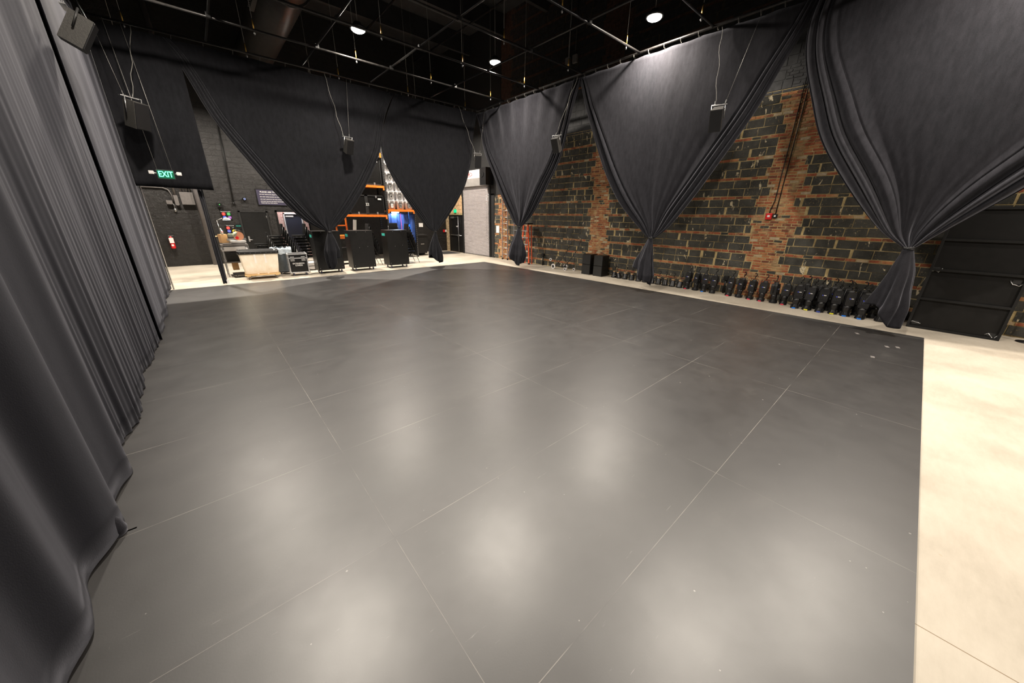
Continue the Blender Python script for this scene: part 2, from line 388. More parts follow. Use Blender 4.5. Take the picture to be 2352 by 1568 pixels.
# right wall, masonry
def masonry():
    b = MB(); r = random.Random(3)
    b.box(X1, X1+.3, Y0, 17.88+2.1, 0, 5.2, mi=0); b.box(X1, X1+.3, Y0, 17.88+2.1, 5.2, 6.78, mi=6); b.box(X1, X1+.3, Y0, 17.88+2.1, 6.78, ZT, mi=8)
    P = .49
    cols = [(-8.9, -8.1), (-3.05, -2.2), (2.33, 3.1), (8.02, 8.8), (13.75, 14.5)]
    def unit(y0, y1, z0, z1, mi, out):
        J = .007 if mi == 1 else .005
        j = lambda: r.uniform(-J, J)
        if y1-y0 < .03: return
        if z0 > 6.75: mi = {1: 10}.get(mi, 9)  # upper wall takes the copies with shade in their colour
        pts = [(y0+j(), z0+j()), (y1+j(), z0+j()), (y1+j(), z1+j()), (y0+j(), z1+j())]
        a = [b.bm.verts.new((X1+.01, y, z)) for y, z in pts]
        c = [b.bm.verts.new((X1-out, y+(.003 if i in (0, 3) else -.003), z+(.003 if i < 2 else -.003))) for i, (y, z) in enumerate(pts)]
        b.face(c, mi)
        for i in range(4): b.face((a[i], a[(i+1) % 4], c[(i+1) % 4], c[i]), mi)
    def brickmi(): return r.choices((2, 3, 4, 5, 1), (5, 4, 2.2, 1.0, .3))[0]
    z = .03 - P + .19
    row = 0
    YE = 15.0
    while z < ZT-.1:
        painted = 5.3 <= z+.2 < 6.75
        # red course z..z+.07 then two block courses
        y = Y0+r.uniform(0, .1)
        if z > -.02:
            while y < YE:
                L = r.uniform(.19, .215) ; unit(y, y+L-.012, z+.006, z+.068, 7+0 if False else (6 if painted else r.choices((2, 3, 5, 4, 1), (6, 3, .8, 1.5, .6))[0]), r.uniform(.004, .012)); y += L
        for k in range(2):
            zb = z+.075+k*.2075
            zc = zb+.2075
            pt = 5.17 <= zb < 6.75
            row += 1
            if zb < -.02:
                continue
            ed = [(c0+r.choice((-.2, -.1, 0, 0, .08)), c1+r.choice((-.1, 0, 0, .1, .18))) for c0, c1 in cols]
            # bricks in the columns
            for c0, c1 in ed:
                for q in range(3):
                    zz = zb+q*.0692; y = c0+.005; first = True
                    while y < c1-.04:
                        L = min(r.uniform(.185, .215) if not (first and q % 2) else .1, c1-y); first = False
                        unit(y, y+L-.011, zz+.005, zz+.061, 6 if pt else brickmi(), r.uniform(.003, .012)); y += L
            # blocks between the columns
            segs = []; y = Y0
            for c0, c1 in ed: segs.append((y, c0)); y = c1
            segs.append((y, YE))
            for s0, s1 in segs:
                y = s0+.006 - (.2 if row % 2 else 0)
                while y < s1-.03:
                    L = .407; a = max(y, s0+.006); e = min(y+L-.012, s1-.008)
                    if r.random() < .2: e -= r.uniform(.02, .06)
                    if r.random() < .1: a += r.uniform(.01, .03)
                    unit(a, e, zb+.006, zc-.006, 6 if pt else 1, r.uniform(.004, .014)); y += L
        z += P
    # tan masonry round the fire door, painted black above the roller door
    z = 0
    while z < 5.2:
        y = 17.95 + (0 if int(z/.205) % 2 else -.2)
        while y < 19.95:
            a, e = max(y, 17.9), min(y+.4, 19.88)
            if not (z < 2.14 and e > 17.9 and a < 19.45) and e-a > .05: unit(a, e-.006, z+.004, z+.2, 7, .006)
            y += .406
        z += .205
    return b
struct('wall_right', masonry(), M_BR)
b = MB(); b.box(X1-.03, X1+.001, 14.42, 18.0, 3.15, ZT); b.box(X1-.031, X1+.001, 18.0, 19.9, 3.9, ZT); b.box(X1-.03, X1+.001, 14.95, 15.25, 0, 3.2)
b.box(X1-.03, X1, 17.83, 17.93, 0, 3.7)
struct('trim_2', b, M_MATTE)
# corridor seen through the opening
def brickpaper():
    m = mat('corridor_brick', (.5, .2, .15), .85); t = NT(m); v = t.coords((1, 1, 1), (R(90), 0, 0))
    br = t.n('ShaderNodeTexBrick'); t.l(v, br.inputs['Vector']); br.inputs['Scale'].default_value = 1
    br.inputs['Color1'].default_value = (.5, .17, .12, 1); br.inputs['Color2'].default_value = (.62, .33, .27, 1); br.inputs['Mortar'].default_value = (.72, .6, .52, 1)
    br.inputs['Brick Width'].default_value = .2; br.inputs['Row Height'].default_value = .07; br.inputs['Mortar Size'].default_value = .008
    t.l(t.mix(t.math('MULTIPLY', t.noise(t.coords(), 5, 6, .7), .5), br.outputs['Color'], (.7, .6, .6)), t.b.inputs['Base Color'])
    return m
b = MB(); b.box(2.2, 3.3, 20.9, 21.1, 0, 3); b.box(3.3, 4.02, 20.9, 21.1, 2.1, 3); b.box(4.02, 5.2, 20.9, 21.1, 0, 3)
struct('wall_corridor', b, brickpaper())
b = MB(); b.box(2.0, 2.2, Y1+.25, 21.1, 0, 3); b.box(5.2, 5.4, Y1+.25, 21.1, 0, 3); b.box(2.0, 5.4, Y1+.25, 21.1, 3, 3.1)
struct('wall_corridor_side', b, M_HOOD)
cl = area('corridor_light', (3.5, 20.55, 2.95), .5, 42, (.95, .95, 1), 180)
d = empty('door_3', (3.66, 20.92, 0)); tag(d, kind='structure')
MB().box(-.36, .36, .0, .05, 0, 2.1).build('door_leaf', M_DOORB, d)
b = MB(); b.box(-.41, -.355, -.05, .1, 0, 2.14); b.box(.355, .41, -.05, .1, 0, 2.14); b.box(-.41, .41, -.05, .1, 2.08, 2.14)
b.build('door_frame', M_HOOD, d)
MB().box(-.32, .02, -.02, .0, 1.95, 2.02).build('sign_plate', M_PAPER, d)
b = MB(); b.cyl((.05, -.06, 1.08), (.22, -.06, 1.04), .012); b.cyl((.06, -.06, 1.08), (.06, .0, 1.08), .02); b.build('door_handle', M_STEEL, d)
# black door in back wall
d = empty('door_1', (1.96, Y1, 0)); tag(d, kind='structure')
MB().box(-.46, .46, -.035, .0, .01, 2.13, bev=.004).build('door_leaf', M_BLK, d)
b = MB(); b.box(-.54, -.47, -.05, 0, 0, 2.2); b.box(.47, .54, -.05, 0, 0, 2.2); b.box(-.54, .54, -.05, 0, 2.14, 2.2); b.build('door_frame', M_MATTE, d)
b = MB(); b.box(-.39, -.33, -.045, -.035, .9, 1.13, bev=.004); b.cyl((-.36, -.035, .98), (-.36, -.09, .98), .012); b.cyl((-.37, -.085, .98), (-.24, -.085, .98), .011); b.build('door_handle', M_ALU, d)
for z in (.3, 1.95): MB().cyl((.465, -.05, z-.05), (.465, -.05, z+.05), .01).build('hinge', M_STEEL, d)
# fire door and roller door in right wall
d = empty('door_2', (X1, 18.7, 0)); tag(d, kind='structure')
MB().box(-.02, .0, -.66, .66, .02, 2.1).build('door_leaf', M_BLK, d)
b = MB(); b.box(-.04, .0, -.76, -.69, 0, 2.16); b.box(-.04, .0, .69, .76, 0, 2.16); b.box(-.04, .0, -.76, .76, 2.1, 2.16); b.build('door_frame', M_BLK, d)
b = MB(); b.cyl((-.07, -.32, .06), (-.07, -.32, 2.06), .014); b.cyl((-.07, -.66, 1.0), (-.07, .56, 1.0), .018)
b.box(-.1, -.02, -.37, -.27, .93, 1.07); b.build('panic_bar', M_STEEL, d)
b = MB(); b.box(-.09, -.02, .2, .5, 1.96, 2.06); b.cyl((-.06, -.32, 2.05), (-.06, .2, 2.02), .008); b.build('door_closer', M_STEEL, d)
text('sticker', 'BDS', .09, M_WHITE, d, TX(-.026, -.12, 1.5))
MB().box(X1-.14, X1-.0, 19.47, 19.64, 0, 2.14).build('post', M_WB)
tag(bpy.data.objects['post'], 'weathered cream-painted wooden post beside the fire door', 'post')
d = empty('door_4', (X1, 16.55, 0)); tag(d, kind='structure')
b = MB(); r_ = []
n = 54
prev = None
for i in range(n*4+1):
    z = .04+3.6*i/(n*4); x = -.03-.02*abs(math.sin(math.pi*i/4))
    cur = (b.bm.verts.new((x, -1.22, z)), b.bm.verts.new((x, 1.25, z)))
    if prev: b.face((prev[0], prev[1], cur[1], cur[0]))
    prev = cur
b.build('slat_curtain', M_ROLL, d)
b = MB(); b.box(-.08, 0, -1.32, -1.2, 0, 3.7); b.box(-.08, 0, 1.23, 1.33, 0, 3.7); b.build('guide_rail', M_MATTE, d)
MB().box(-.06, -.015, -1.2, 1.23, 0, .07).build('bottom_bar', M_GREYM, d)
b = MB(); b.box(-.42, 0, -.98, 1.3, 3.95, 4.35, bev=.01); b.prism([(-.42, 3.95), (0, 3.95), (0, 3.62), (-.2, 3.62)], -.98, 1.3, Matrix(((1, 0, 0, 0), (0, 0, 1, 0), (0, 1, 0, 0), (0, 0, 0, 1))))
b.build('hood', M_HOOD, d)
b = MB(); b.tube([(-.425, .18+.42*math.cos(a), 4.15+.1*math.sin(a)) for a in [2*math.pi*i/24 for i in range(24)]], .008, 6, True); b.build('logo_ring', M_RED, d)
text('logo', 'DOOR', .14, M_RED, d, TX(-.424, .18, 4.15))
b = MB(); b.box(-.48, 0, -1.5, -.99, 3.6, 4.4); b.cyl((-.5, -1.2, 4.1), (-.48, -1.2, 4.1), .14, 20); b.build('motor_cover', M_PLAS, d)
b = MB(); b.tube([(-.12, -1.05, 3.6), (-.12, -1.06, 2), (-.12, -1.08, 1.0), (-.12, -1.14, .8), (-.12, -1.2, 1.0), (-.12, -1.25, 2.5), (-.12, -1.22, 3.6)], .006, 5); b.build('hand_chain', M_STEEL, d)

# stage floor
b = MB(); b.box(-2.2, 10.205, -.56, 13.76, .0, .012)
o = b.build('stage_floor', M_FLOOR, loc=None); tag(o, 'black-painted hardboard panel stage floor laid over pale concrete', 'stage floor')
# spots of white tape on the floor
for i, (x, y, rz) in enumerate([(8.9, -.12, .3), (9.0, -.25, .2), (9.52, .33, .4), (8.0, .0, .1)]):
    b = MB(); b.box(-.05, .05, -.025, .025, 0, .002); o = b.build('floor_tape', M_GREYM); o.location = (x, y, .0125); o.rotation_euler = (0, 0, rz)
    tag(o, 'small piece of grey tape stuck to the black floor near its right corner', 'tape', 'tape marks on the black floor')

# ------------------------------------------------------------------ hanging lamps
def lamp():
    t = empty('high_bay_lamp')
    b = MB(); b.lathe([(.05, .16), (.09, .15), (.13, .09), (.205, .05), (.21, .0), (.19, 0)], n=28); b.build('housing', M_MATTE, t)
    b = MB(); b.lathe([(0, -.07)]+[(.17*math.sin(R(a)), -.07*math.cos(R(a))) for a in range(10, 91, 10)]+[(.17, .01), (0, .01)], n=28); b.build('lens', M_LAMP, t)
    return t
L0 = lamp(); labs = ['glowing round ceiling lamp farthest left, above the back curtains', 'glowing round ceiling lamp nearest the corner where the curtains meet', 'glowing round ceiling lamp beside the lit curtain on the brick side']
used = False
def lampat(x, y, z, W, label, group=None, size=.27):
    t = dup(L0)
    t.location = (x, y, z); tag(t, label, 'lamp', group)
    if group is None and 'group' in t: del t['group']
    MB().cyl((0, 0, .155), (0, 0, ZT-z), .006, 6).build('suspension_wire', M_WIRE, t)
    a = area('lamp_light', (x, y, z-.08), size, W)
lampat(4.35, 11.35, 6.75, HALL_W, labs[0]); lampat(8.57, 10.8, 6.9, HALL_W, labs[1]); lampat(9.54, 5.74, 6.75, HALL_W, labs[2])
for i, (x, y) in enumerate(LAMPS):
    if i in (1, 2, 5): continue
    lampat(x, y, 6.75, HALL_W, 'round ceiling lamp out of frame over the stage floor', 'lamps overhead outside the frame')
for x, y in STORE: lampat(x, y, 6.6, STORE_W, 'round ceiling lamp over the storage area behind the back curtains', 'lamps over the storage area')
for c_ in list(L0.children): bpy.data.objects.remove(c_)
bpy.data.objects.remove(L0)

# ------------------------------------------------------------------ pipe grid
GZ = 6.3
ordn = ['first', 'second', 'third', 'fourth', 'fifth', 'sixth', 'seventh', 'eighth', 'ninth', 'tenth', 'eleventh', 'twelfth']
def pipe(p, q, r, label, clamps=()):
    t = empty('grid_pipe', p); q = Vector(q)-Vector(p)
    b = MB(); b.cyl((0, 0, 0), q, r, 12); b.build('tube', M_PIPE, t)
    for c in clamps:
        c = Vector(c)-Vector(p); b = MB(); b.box(-.045, .045, -.045, .045, -.05, .05, Matrix.Translation(c), bev=.006); b.build('clamp', M_MATTE, t)
    return tag(t, label, 'pipe', 'pipes of the ceiling grid')
XP = [1.2, 3.43, 5.49, 7.75]
YP = [12.0, 10.13, 8.23, 6.3, 4.45, 2.6, .75, -1.1]
for i, y in enumerate(YP):
    pipe((-.9, y, GZ), (9.95, y, GZ), .026, 'black steel grid pipe parallel to the back curtain, %s one in front of it' % ordn[i], [(x, y, GZ+.03) for x in XP])
for i, x in enumerate(XP):
    pipe((x, -1.5, GZ+.055), (x, 13.7, GZ+.055), .024, 'black steel grid pipe running towards the back curtain, %s from the left wall curtain' % ordn[i])
pipe((-.95, 13.7, GZ), (9.95, 13.7, GZ), .026, 'black steel pipe that carries the back curtains'); pipe((9.97, -6, GZ), (9.97, 13.85, GZ), .032, 'black steel pipe that carries the curtains along the brick wall')
pipe((-.92, -6, GZ-.02), (-.92, 14.9, GZ-.02), .026, 'black steel pipe that carries the long left curtains')
def hanger():
    t = empty('hanger_cable')
    MB().cyl((0, 0, .2), (0, 0, 3.8), .004, 6).build('cable', M_WIRE, t)
    MB().lathe([(.006, .18), (.013, .15), (.016, .08), (.016, .0), (.008, -.02)], n=10).build('fitting', M_BRASS, t)
    MB().lathe([(.01, -.13), (.022, -.1), (.012, -.07)], n=10).build('lower_bolt', M_STEEL, t)
    return t
H0 = hanger(); k = 0
HX = [-.3, 2.05, 4.45, 6.82, 9.3]
for yi, y in enumerate([13.7]+YP[:5]):
    for xi, x in enumerate(HX):
        if (yi, xi) in ((2, 0), (2, 1), (3, 0), (3, 1), (3, 2), (4, 0), (4, 1), (4, 2), (5, 0), (5, 1), (5, 2), (5, 3)): continue
        t = H0 if k == 0 else dup(H0)
        t.location = (x, y, GZ+.03)
        where = 'the back curtain pipe' if yi == 0 else '%s pipe before the back curtain' % ordn[yi-1]
        tag(t, 'hanger cable with brass fitting on %s, %s from left' % (where, ordn[xi]), 'cable', 'hanger cables of the grid'); k += 1

# duct and ceiling joists
t = empty('air_duct', (3.0, 0, 7.75), 0, 'large round spiral air duct under the black ceiling', 'duct')
b = MB(); prof = []
n = 150
rs = []
for i in range(n+1):
    y = 2+ (19.6-2)*i/n; rr = .56+(.012 if i % 2 else 0)
    rs.append(b.ring((0, y, 0), (0, 1, 0), rr, 32))
for a_, c_ in zip(rs, rs[1:]): b.bridge(a_, c_)
b.face(rs[0]); b.face(rs[-1])
b.build('duct_tube', M_DUCT, t)
b = MB(); b.cyl((0, 12.3, 0), (0, 12.42, 0), .61, 32); b.build('collar', M_DUCT, t)
b = MB(); b.box(-.62, -.5, 12.9, 14.1, -.3, .2, bev=.02)
for i in range(9): b.box(-.66, -.6, 12.98+i*.12, 13.02+i*.12, -.25, .15)
b.build('vent_grille', M_MATTE, t)
for i in range(9):
    y = -4+i*2.6
    tag(MB().box(X0, X1, y, y+.14, ZT-.75, ZT).build('ceiling_joist', M_CEIL), 'black ceiling joist over the lighting grid', 'joist', 'joists under the ceiling')
for j, x in enumerate((7.0, 9.9)):
    t = MB().tube([(x, -3, ZT-.9), (x, 19, ZT-.9)], .035, 8).build('sprinkler_pipe', M_PIPE); tag(t, 'thin black pipe running high under the joists, %s' % ('over the middle of the hall' if j == 0 else 'near the brick wall'), 'pipe')
# high conduit boxes on the brick wall
t = empty('wall_junction_boxes', (X1, 10.26, 7.45), 0, 'pair of grey junction boxes with conduits high on the brick wall', 'junction box')
for k, y in enumerate((-.17, .17)):
    MB().box(-.1, 0, y-.1, y+.1, 0, .25, bev=.01).build('box', M_GREYM, t); MB().cyl((-.05, y, .25), (-.05, y, 2.7), .016).build('conduit', M_PIPE, t)

# ------------------------------------------------------------------ curtains
def interp(pts, z):
    # pts list of (s, z) sorted by z descending
    if z >= pts[0][1]: return pts[0][0]
    for (s0, z0), (s1, z1) in zip(pts, pts[1:]):
        if z0 >= z >= z1: 
            f = (z0-z)/max(z0-z1, 1e-6); return s0+(s1-s0)*f
    return pts[-1][0]
def smooth_interp(pts):
    # Catmull-Rom sampled against z
    P = [(p[0], p[1]) for p in pts]; out = []
    for i in range(len(P)-1):
        p0 = P[max(i-1, 0)]; p1 = P[i]; p2 = P[i+1]; p3 = P[min(i+2, len(P)-1)]
        for k in range(8):
            t = k/8.; f = lambda a, b_, c, d: .5*((2*b_)+(-a+c)*t+(2*a-5*b_+4*c-d)*t*t+(-a+3*b_-3*c+d)*t**3)
            out.append((f(p0[0], p1[0], p2[0], p3[0]), f(p0[1], p1[1], p2[1], p3[1])))
    out.append(P[-1]); return out
def swag(label, axis, plane, out, Lp, Rp, tie, tail, seed, nfl=4, nfr=4, bunch=.3, pleat=.0, group='swagged curtains', ties=10, seams=(.5,), amp0=.012, fa=.10):
    """axis 'x': curtain lies along x at y=plane; axis 'y': along y at x=plane. out = sign towards the stage."""
    r = random.Random(seed)
    root = empty('stage_curtain', (0, 0, 0), 0, label, 'curtain', group)
    def W(s, d, z): return Vector((s, plane+out*d, z)) if axis == 'x' else Vector((plane+out*d, s, z))
    Lc, Rc = smooth_interp(Lp), smooth_interp(Rp)
    z1, z0 = 6.2, tie[1]
    NZ, NU = 90, 190
    W0 = abs(Rp[0][0]-Lp[0][0])
    ph = [r.uniform(0, 6.28) for _ in range(6)]
    b = MB(); grid = []
    for i in range(NZ+1):
        v = i/NZ; z = z1+(z0-z1)*(v**.85)
        a, c = interp(Lc, z), interp(Rc, z); w_ = c-a; aw = abs(w_)
        g = 1-aw/W0; g = max(0, g)
        bl = (.34**-3+(bunch*(.45+.75*(1-math.exp(-g*2.2)))/max(aw, 1e-3))**-3)**(-1/3)
        row = []
        for j in range(NU+1):
            u = j/NU; e = .24
            if u < e: s_ = bl*(u/e); wf = 1.0-max(0, (u/e-.82)/.18)*.4; nf = nfl; q = u/e
            elif u > 1-e: s_ = 1-bl*((1-u)/e); wf = 1.0-max(0, ((1-u)/e-.82)/.18)*.4; nf = nfr; q = (1-u)/e
            else: s_ = bl+(1-2*bl)*(u-e)/(1-2*e); wf = 0; q = 1
            amp = (amp0+fa*(1-math.exp(-g*3)))*(1-.55*max(0, (v-.75)/.25))
            d = 0
            if u < e or u > 1-e:
                # uneven rounded folds with sharp creases
                x = (q**.9)*nf+.15*math.sin(q*7+ph[0])
                d = amp*wf*(abs(math.sin(math.pi*x))**.7-.35)*(1 if int(x) % 2 else .75)
                s_ += .0
            else:
                uc = (u-e)/(1-2*e)
                env = math.sin(math.pi*uc)**.3
                # long shallow folds radiating from the tie
                d = (.012+.035*v)*g*env*(math.sin(uc*math.pi*2*1.6+ph[1])+.4*math.sin(uc*math.pi*2*3.3+ph[2]))
                d += .003*math.sin(uc*math.pi*2*9+ph[3]+z*.4)*(.25+g)
                d += amp*.22*(max(0, 1-uc/.08)+max(0, 1-(1-uc)/.08))
            # pleats hanging from the ties
            d += (pleat+.006)*math.sin(u*math.pi*2*ties+ph[4])*max(0, 1-v*3.5)
            d += .10*math.sin(math.pi*min(1, max(0, u)))*math.sin(math.pi*v)*.6
            if v > .55: # gather towards the tie
                k = (v-.55)/.45; d = d*(1-.35*k*k)
            d += .02*math.sin(z*1.7+u*5+ph[5])
            zt = z - (.02*abs(math.sin(u*math.pi*ties)) if i == 0 else 0)
            row.append(b.bm.verts.new(W(a+w_*s_, d, zt)))
        grid.append(row)
    for i in range(NZ):
        for j in range(NU): b.face((grid[i][j], grid[i][j+1], grid[i+1][j+1], grid[i+1][j]), 0, True)
    MV = M_BVEL if axis == 'x' else M_VEL
    for u_ in seams:
        q = MB(); j = int(NU*u_); q.tube([grid[i][j].co+W(0, .004, 0)-W(0, 0, 0) for i in range(0, NZ+1, 3)], .0022, 4); q.build('seam', M_BLK, root)
    dr = b.build('drape', MV, root)
    sm = dr.modifiers.new('thick', 'SOLIDIFY'); sm.thickness = .006
    # tail: gathered cloth below the tie
    b = MB(); ts, tz = tie; rows = []; N = 96; NR = 34
    tl = tail
    folds = [(r.choice((5, 6, 7)), r.uniform(0, 6.28)), (11, r.uniform(0, 6.28)), (3, r.uniform(0, 6.28))]
    for i in range(NR+1):
        v = i/NR
        row = []
        for j in range(N):
            an = 2*math.pi*j/N
            # hem length varies round the tail
            hem = tl['low']+tl['rise']*(.5-.5*math.cos(an-tl['hp']))**1.5+.05*math.sin(3*an+ph[1])
            z = tz+.02+(hem-tz)*v
            cs = interp_l(tl['c'], z); hw = interp_l(tl['w'], z)
            m_ = 1+(.05+.30*v**.6)*(.6*math.sin(folds[0][0]*an+folds[0][1]+1.5*v)+.3*math.sin(folds[1][0]*an+folds[1][1])+.3*math.sin(folds[2][0]*an+folds[2][1]))*min(1, .35+v)
            rr = hw*m_
            row.append(b.bm.verts.new(W(cs+rr*math.cos(an), .05+rr*.62*math.sin(an), z)))
        rows.append(row)
    for a_, c_ in zip(rows, rows[1:]): b.bridge(a_, c_)
    tb = b.build('tail', MV, root)
    sm = tb.modifiers.new('thick', 'SOLIDIFY'); sm.thickness = .008
    b = MB(); rr = interp_l(tl['w'], tz)*1.08
    for k in range(3): b.tube([W(ts+rr*math.cos(a), .05+rr*.75*math.sin(a), tz+.0+k*.014+.006*math.sin(a*2+k)) for a in [2*math.pi*q/28 for q in range(28)]], .008, 6, True)
    b.build('tie_cord', M_PLAS, root)
    for k in range(ties):
        s_ = Lp[0][0]+(Rp[0][0]-Lp[0][0])*(k+.5)/ties
        b = MB(); b.tube([W(s_+.01*math.sin(a), .035*math.cos(a), 6.26+.065*math.sin(a)) for a in [2*math.pi*q/14 for q in range(14)]], .0035, 5, True); b.build('rail_tie', M_CORD, root)
    return root
def interp_l(tab, z):
    # tab [(z, val)] descending z
    if z >= tab[0][0]: return tab[0][1]
    for (a, va), (c, vc) in zip(tab, tab[1:]):
        if a >= z >= c: return va+(vc-va)*(a-z)/(a-c)
    return tab[-1][1]

YB, XR = 13.72, 9.97
swag('black velour back curtain gathered over the leftmost wheeled black cabinet', 'x', YB, -1,
     [(.2, 6.28), (.45, 5.9), (.63, 5.42), (.89, 4.69), (1.21, 4.09), (1.6, 3.45), (2.02, 2.75), (2.64, 1.97), (3.2, 1.62), (3.37, 1.54)],
     [(6.35, 6.28), (6.1, 5.9), (5.82, 5.3), (5.55, 4.3), (5.11, 3.46), (4.7, 2.83), (4.12, 2.1), (3.6, 1.64), (3.46, 1.54)],
     (3.42, 1.52), dict(low=.25, rise=.5, hp=math.pi*.9, c=[(1.5, 3.42), (1.0, 3.42), (.25, 3.4)], w=[(1.52, .06), (1.3, .14), (.9, .23), (.5, .2), (.2, .14)]), 1, nfl=4, nfr=4, bunch=.42, seams=(.36, .6))
swag('black velour back curtain nearest the room corner, tied beside the wheeled cabinets', 'x', YB, -1,
     [(6.35, 6.28), (6.1, 5.8), (5.75, 5.0), (5.62, 4.36), (5.85, 3.6), (6.44, 2.64), (7.16, 1.71), (7.48, 1.5), (7.54, 1.48)],
     [(9.9, 6.28), (9.8, 5.9), (9.66, 5.2), (9.56, 4.4), (9.24, 3.48), (8.78, 2.76), (8.28, 2.12), (7.8, 1.6), (7.62, 1.48)],
     (7.57, 1.46), dict(low=.18, rise=.3, hp=0, c=[(1.5, 7.57), (1.0, 7.5), (.2, 7.5)], w=[(1.46, .05), (1.2, .13), (.75, .26), (.4, .29), (.15, .26)]), 2, nfl=4, nfr=3, bunch=.34, ties=8)
swag('black velour side curtain nearest the corner, tied in front of the ladders', 'y', XR, -1,
     [(13.9, 6.28), (13.6, 5.6), (13.3, 4.75), (12.77, 3.94), (12.08, 2.84), (11.4, 1.95), (11.1, 1.75), (11.04, 1.73)],
     [(8.2, 6.28), (8.4, 5.8), (8.6, 5.1), (8.84, 4.25), (9.1, 3.75), (9.42, 3.29), (9.8, 2.72), (10.22, 2.2), (10.75, 1.78), (10.88, 1.73)],
     (10.96, 1.72), dict(low=.2, rise=.45, hp=math.pi, c=[(1.7, 10.96), (1.1, 11.05), (.2, 11.15)], w=[(1.7, .06), (1.4, .16), (1.0, .33), (.6, .42), (.2, .32)]), 3, nfl=2, nfr=4, bunch=.6, pleat=.03, ties=12, amp0=.035, fa=.16)
swag('black velour side curtain lit brightly at its top, tied above the row of short lights', 'y', XR, -1,
     [(8.35, 6.28), (8.2, 5.9), (8.0, 5.37), (7.58, 4.49), (7.0, 3.42), (6.36, 2.53), (5.6, 1.82), (5.38, 1.64), (5.3, 1.6)],
     [(2.45, 6.28), (2.64, 5.73), (2.87, 5.18), (3.06, 4.69), (3.29, 4.2), (3.66, 3.55), (4.17, 2.71), (4.71, 1.95), (5.02, 1.66), (5.1, 1.6)],
     (5.2, 1.58), dict(low=.24, rise=.4, hp=math.pi, c=[(1.6, 5.2), (.9, 5.28), (.2, 5.24)], w=[(1.58, .06), (1.3, .14), (.9, .24), (.5, .3), (.2, .22)]), 4, nfl=2, nfr=3, bunch=.52, ties=14, fa=.18)
swag('black velour side curtain nearest the camera, tied beside the leaning black flat', 'y', XR, -1,
     [(2.5, 6.28), (2.58, 5.8), (2.5, 5.2), (2.22, 4.44), (1.87, 3.65), (1.26, 2.78), (.63, 2.03), (.25, 1.73), (.16, 1.68)],
     [(-3.0, 6.28), (-2.7, 5.8), (-2.35, 5.0), (-1.9, 4.1), (-1.4, 3.3), (-.86, 2.65), (-.4, 2.15), (-.02, 1.74), (.04, 1.68)],
     (.1, 1.66), dict(low=.17, rise=.42, hp=math.pi, c=[(1.66, .1), (1.2, .06), (.6, .06), (.2, .12)], w=[(1.66, .07), (1.3, .15), (.9, .2), (.5, .28), (.2, .3)]), 5, nfl=3, nfr=3, bunch=.85, ties=14, amp0=.09, fa=.2)

# flat curtains -------------------------------------------------------
def flat_curtain(label, axis, plane, out, s0, s1, ztop, zbot, fn, NU=400, NZ=24, hem=None, name='stage_curtain', matr=None, group=None, rail=True):
    root = empty(name, (0, 0, 0), 0, label, 'curtain', group)
    def W(s, d, z): return Vector((s, plane+out*d, z)) if axis == 'x' else Vector((plane+out*d, s, z))
    b = MB(); g = []
    for i in range(NZ+1):
        v = i/NZ; row = []
        for j in range(NU+1):
            u = j/NU; s_ = s0+(s1-s0)*u; z = ztop+(zbot-ztop)*v
            if i == NZ and hem: z += hem(u, s_)
            row.append(b.bm.verts.new(W(s_, fn(u, s_, v), z)))
        g.append(row)
    for i in range(NZ):
        for j in range(NU): b.face((g[i][j], g[i][j+1], g[i+1][j+1], g[i+1][j]), 0, True)
    o = b.build('drape', matr or M_VEL, root); sm = o.modifiers.new('thick', 'SOLIDIFY'); sm.thickness = .006
    return root
S = math.sin
flat_curtain('short flat black curtain hanging behind the exit sign', 'x', YB, -1, -1.0, .56, 6.2, 2.75,
             lambda u, s, v: .02*S(s*3+1)+.012*S(s*9)+.015*S(v*4), NU=60, hem=lambda u, s: -.03*u, matr=M_BVEL)
def fA(u, s, v):
    k = .6+.5*v
    return .035+k*(.036*S(s*8.1+1.2)+.016*S(s*4.2+.3)+.005*S(s*19+2))
def fB(u, s, v):
    fine = .009*S(s*31+2*S(s*5))*(.03+.97*v**3)+.006*S(s*61)*v**3+.004*S(s*13+1)
    return .0+(.03*S(s*2.6+.4)+.02*S(s*6.3+v))*max(0, min(1, (8.9-s)/.5))+fine-.03*max(0, min(1, (s-8.2)/.3))
def fC(u, s, v):
    e = max(0, 1-(s-8.2)/.5)
    return .03+.05*e+.022*S(s*5)+.006*S(s*13)-.09*max(0, (s-11.1)/.5)
def fD(u, s, v):
    return -.03+.024*S(s*5.5)+.007*S(s*17)
flat_curtain('left wall curtain panel nearest the camera, hanging in deep dark folds', 'y', -.96, 1, -3.0, 4.25, 6.2, .03, fA, NU=520, NZ=30, matr=M_LEFT, group='long left curtains', hem=lambda u, s: .012*S(s*9))
flat_curtain('left wall curtain panel with fine gathers and a scalloped hem', 'y', -.985, 1, 4.05, 9.3, 6.2, .02, fB, NU=760, NZ=30, matr=M_LEFT, group='long left curtains', hem=lambda u, s: .015*abs(S(s*12)))
flat_curtain('left wall curtain panel behind the near hanging speaker, with a projecting front edge', 'y', -.98, 1, 8.3, 11.6, 6.2, .015, fC, NU=260, NZ=30, matr=M_LEFT, group='long left curtains')
flat_curtain('left wall curtain panel farthest away, beside the open corner', 'y', -1.0, 1, 11.1, 14.8, 6.2, .015, fD, NU=300, NZ=30, matr=M_LEFT, group='long left curtains')
tag(MB().cyl((-.945, 13.95, 0), (-.945, 13.95, 6.28), .018, 12).build('steel_pole', M_STEEL), 'thin shiny vertical pole at the far edge of the left curtain', 'pole')
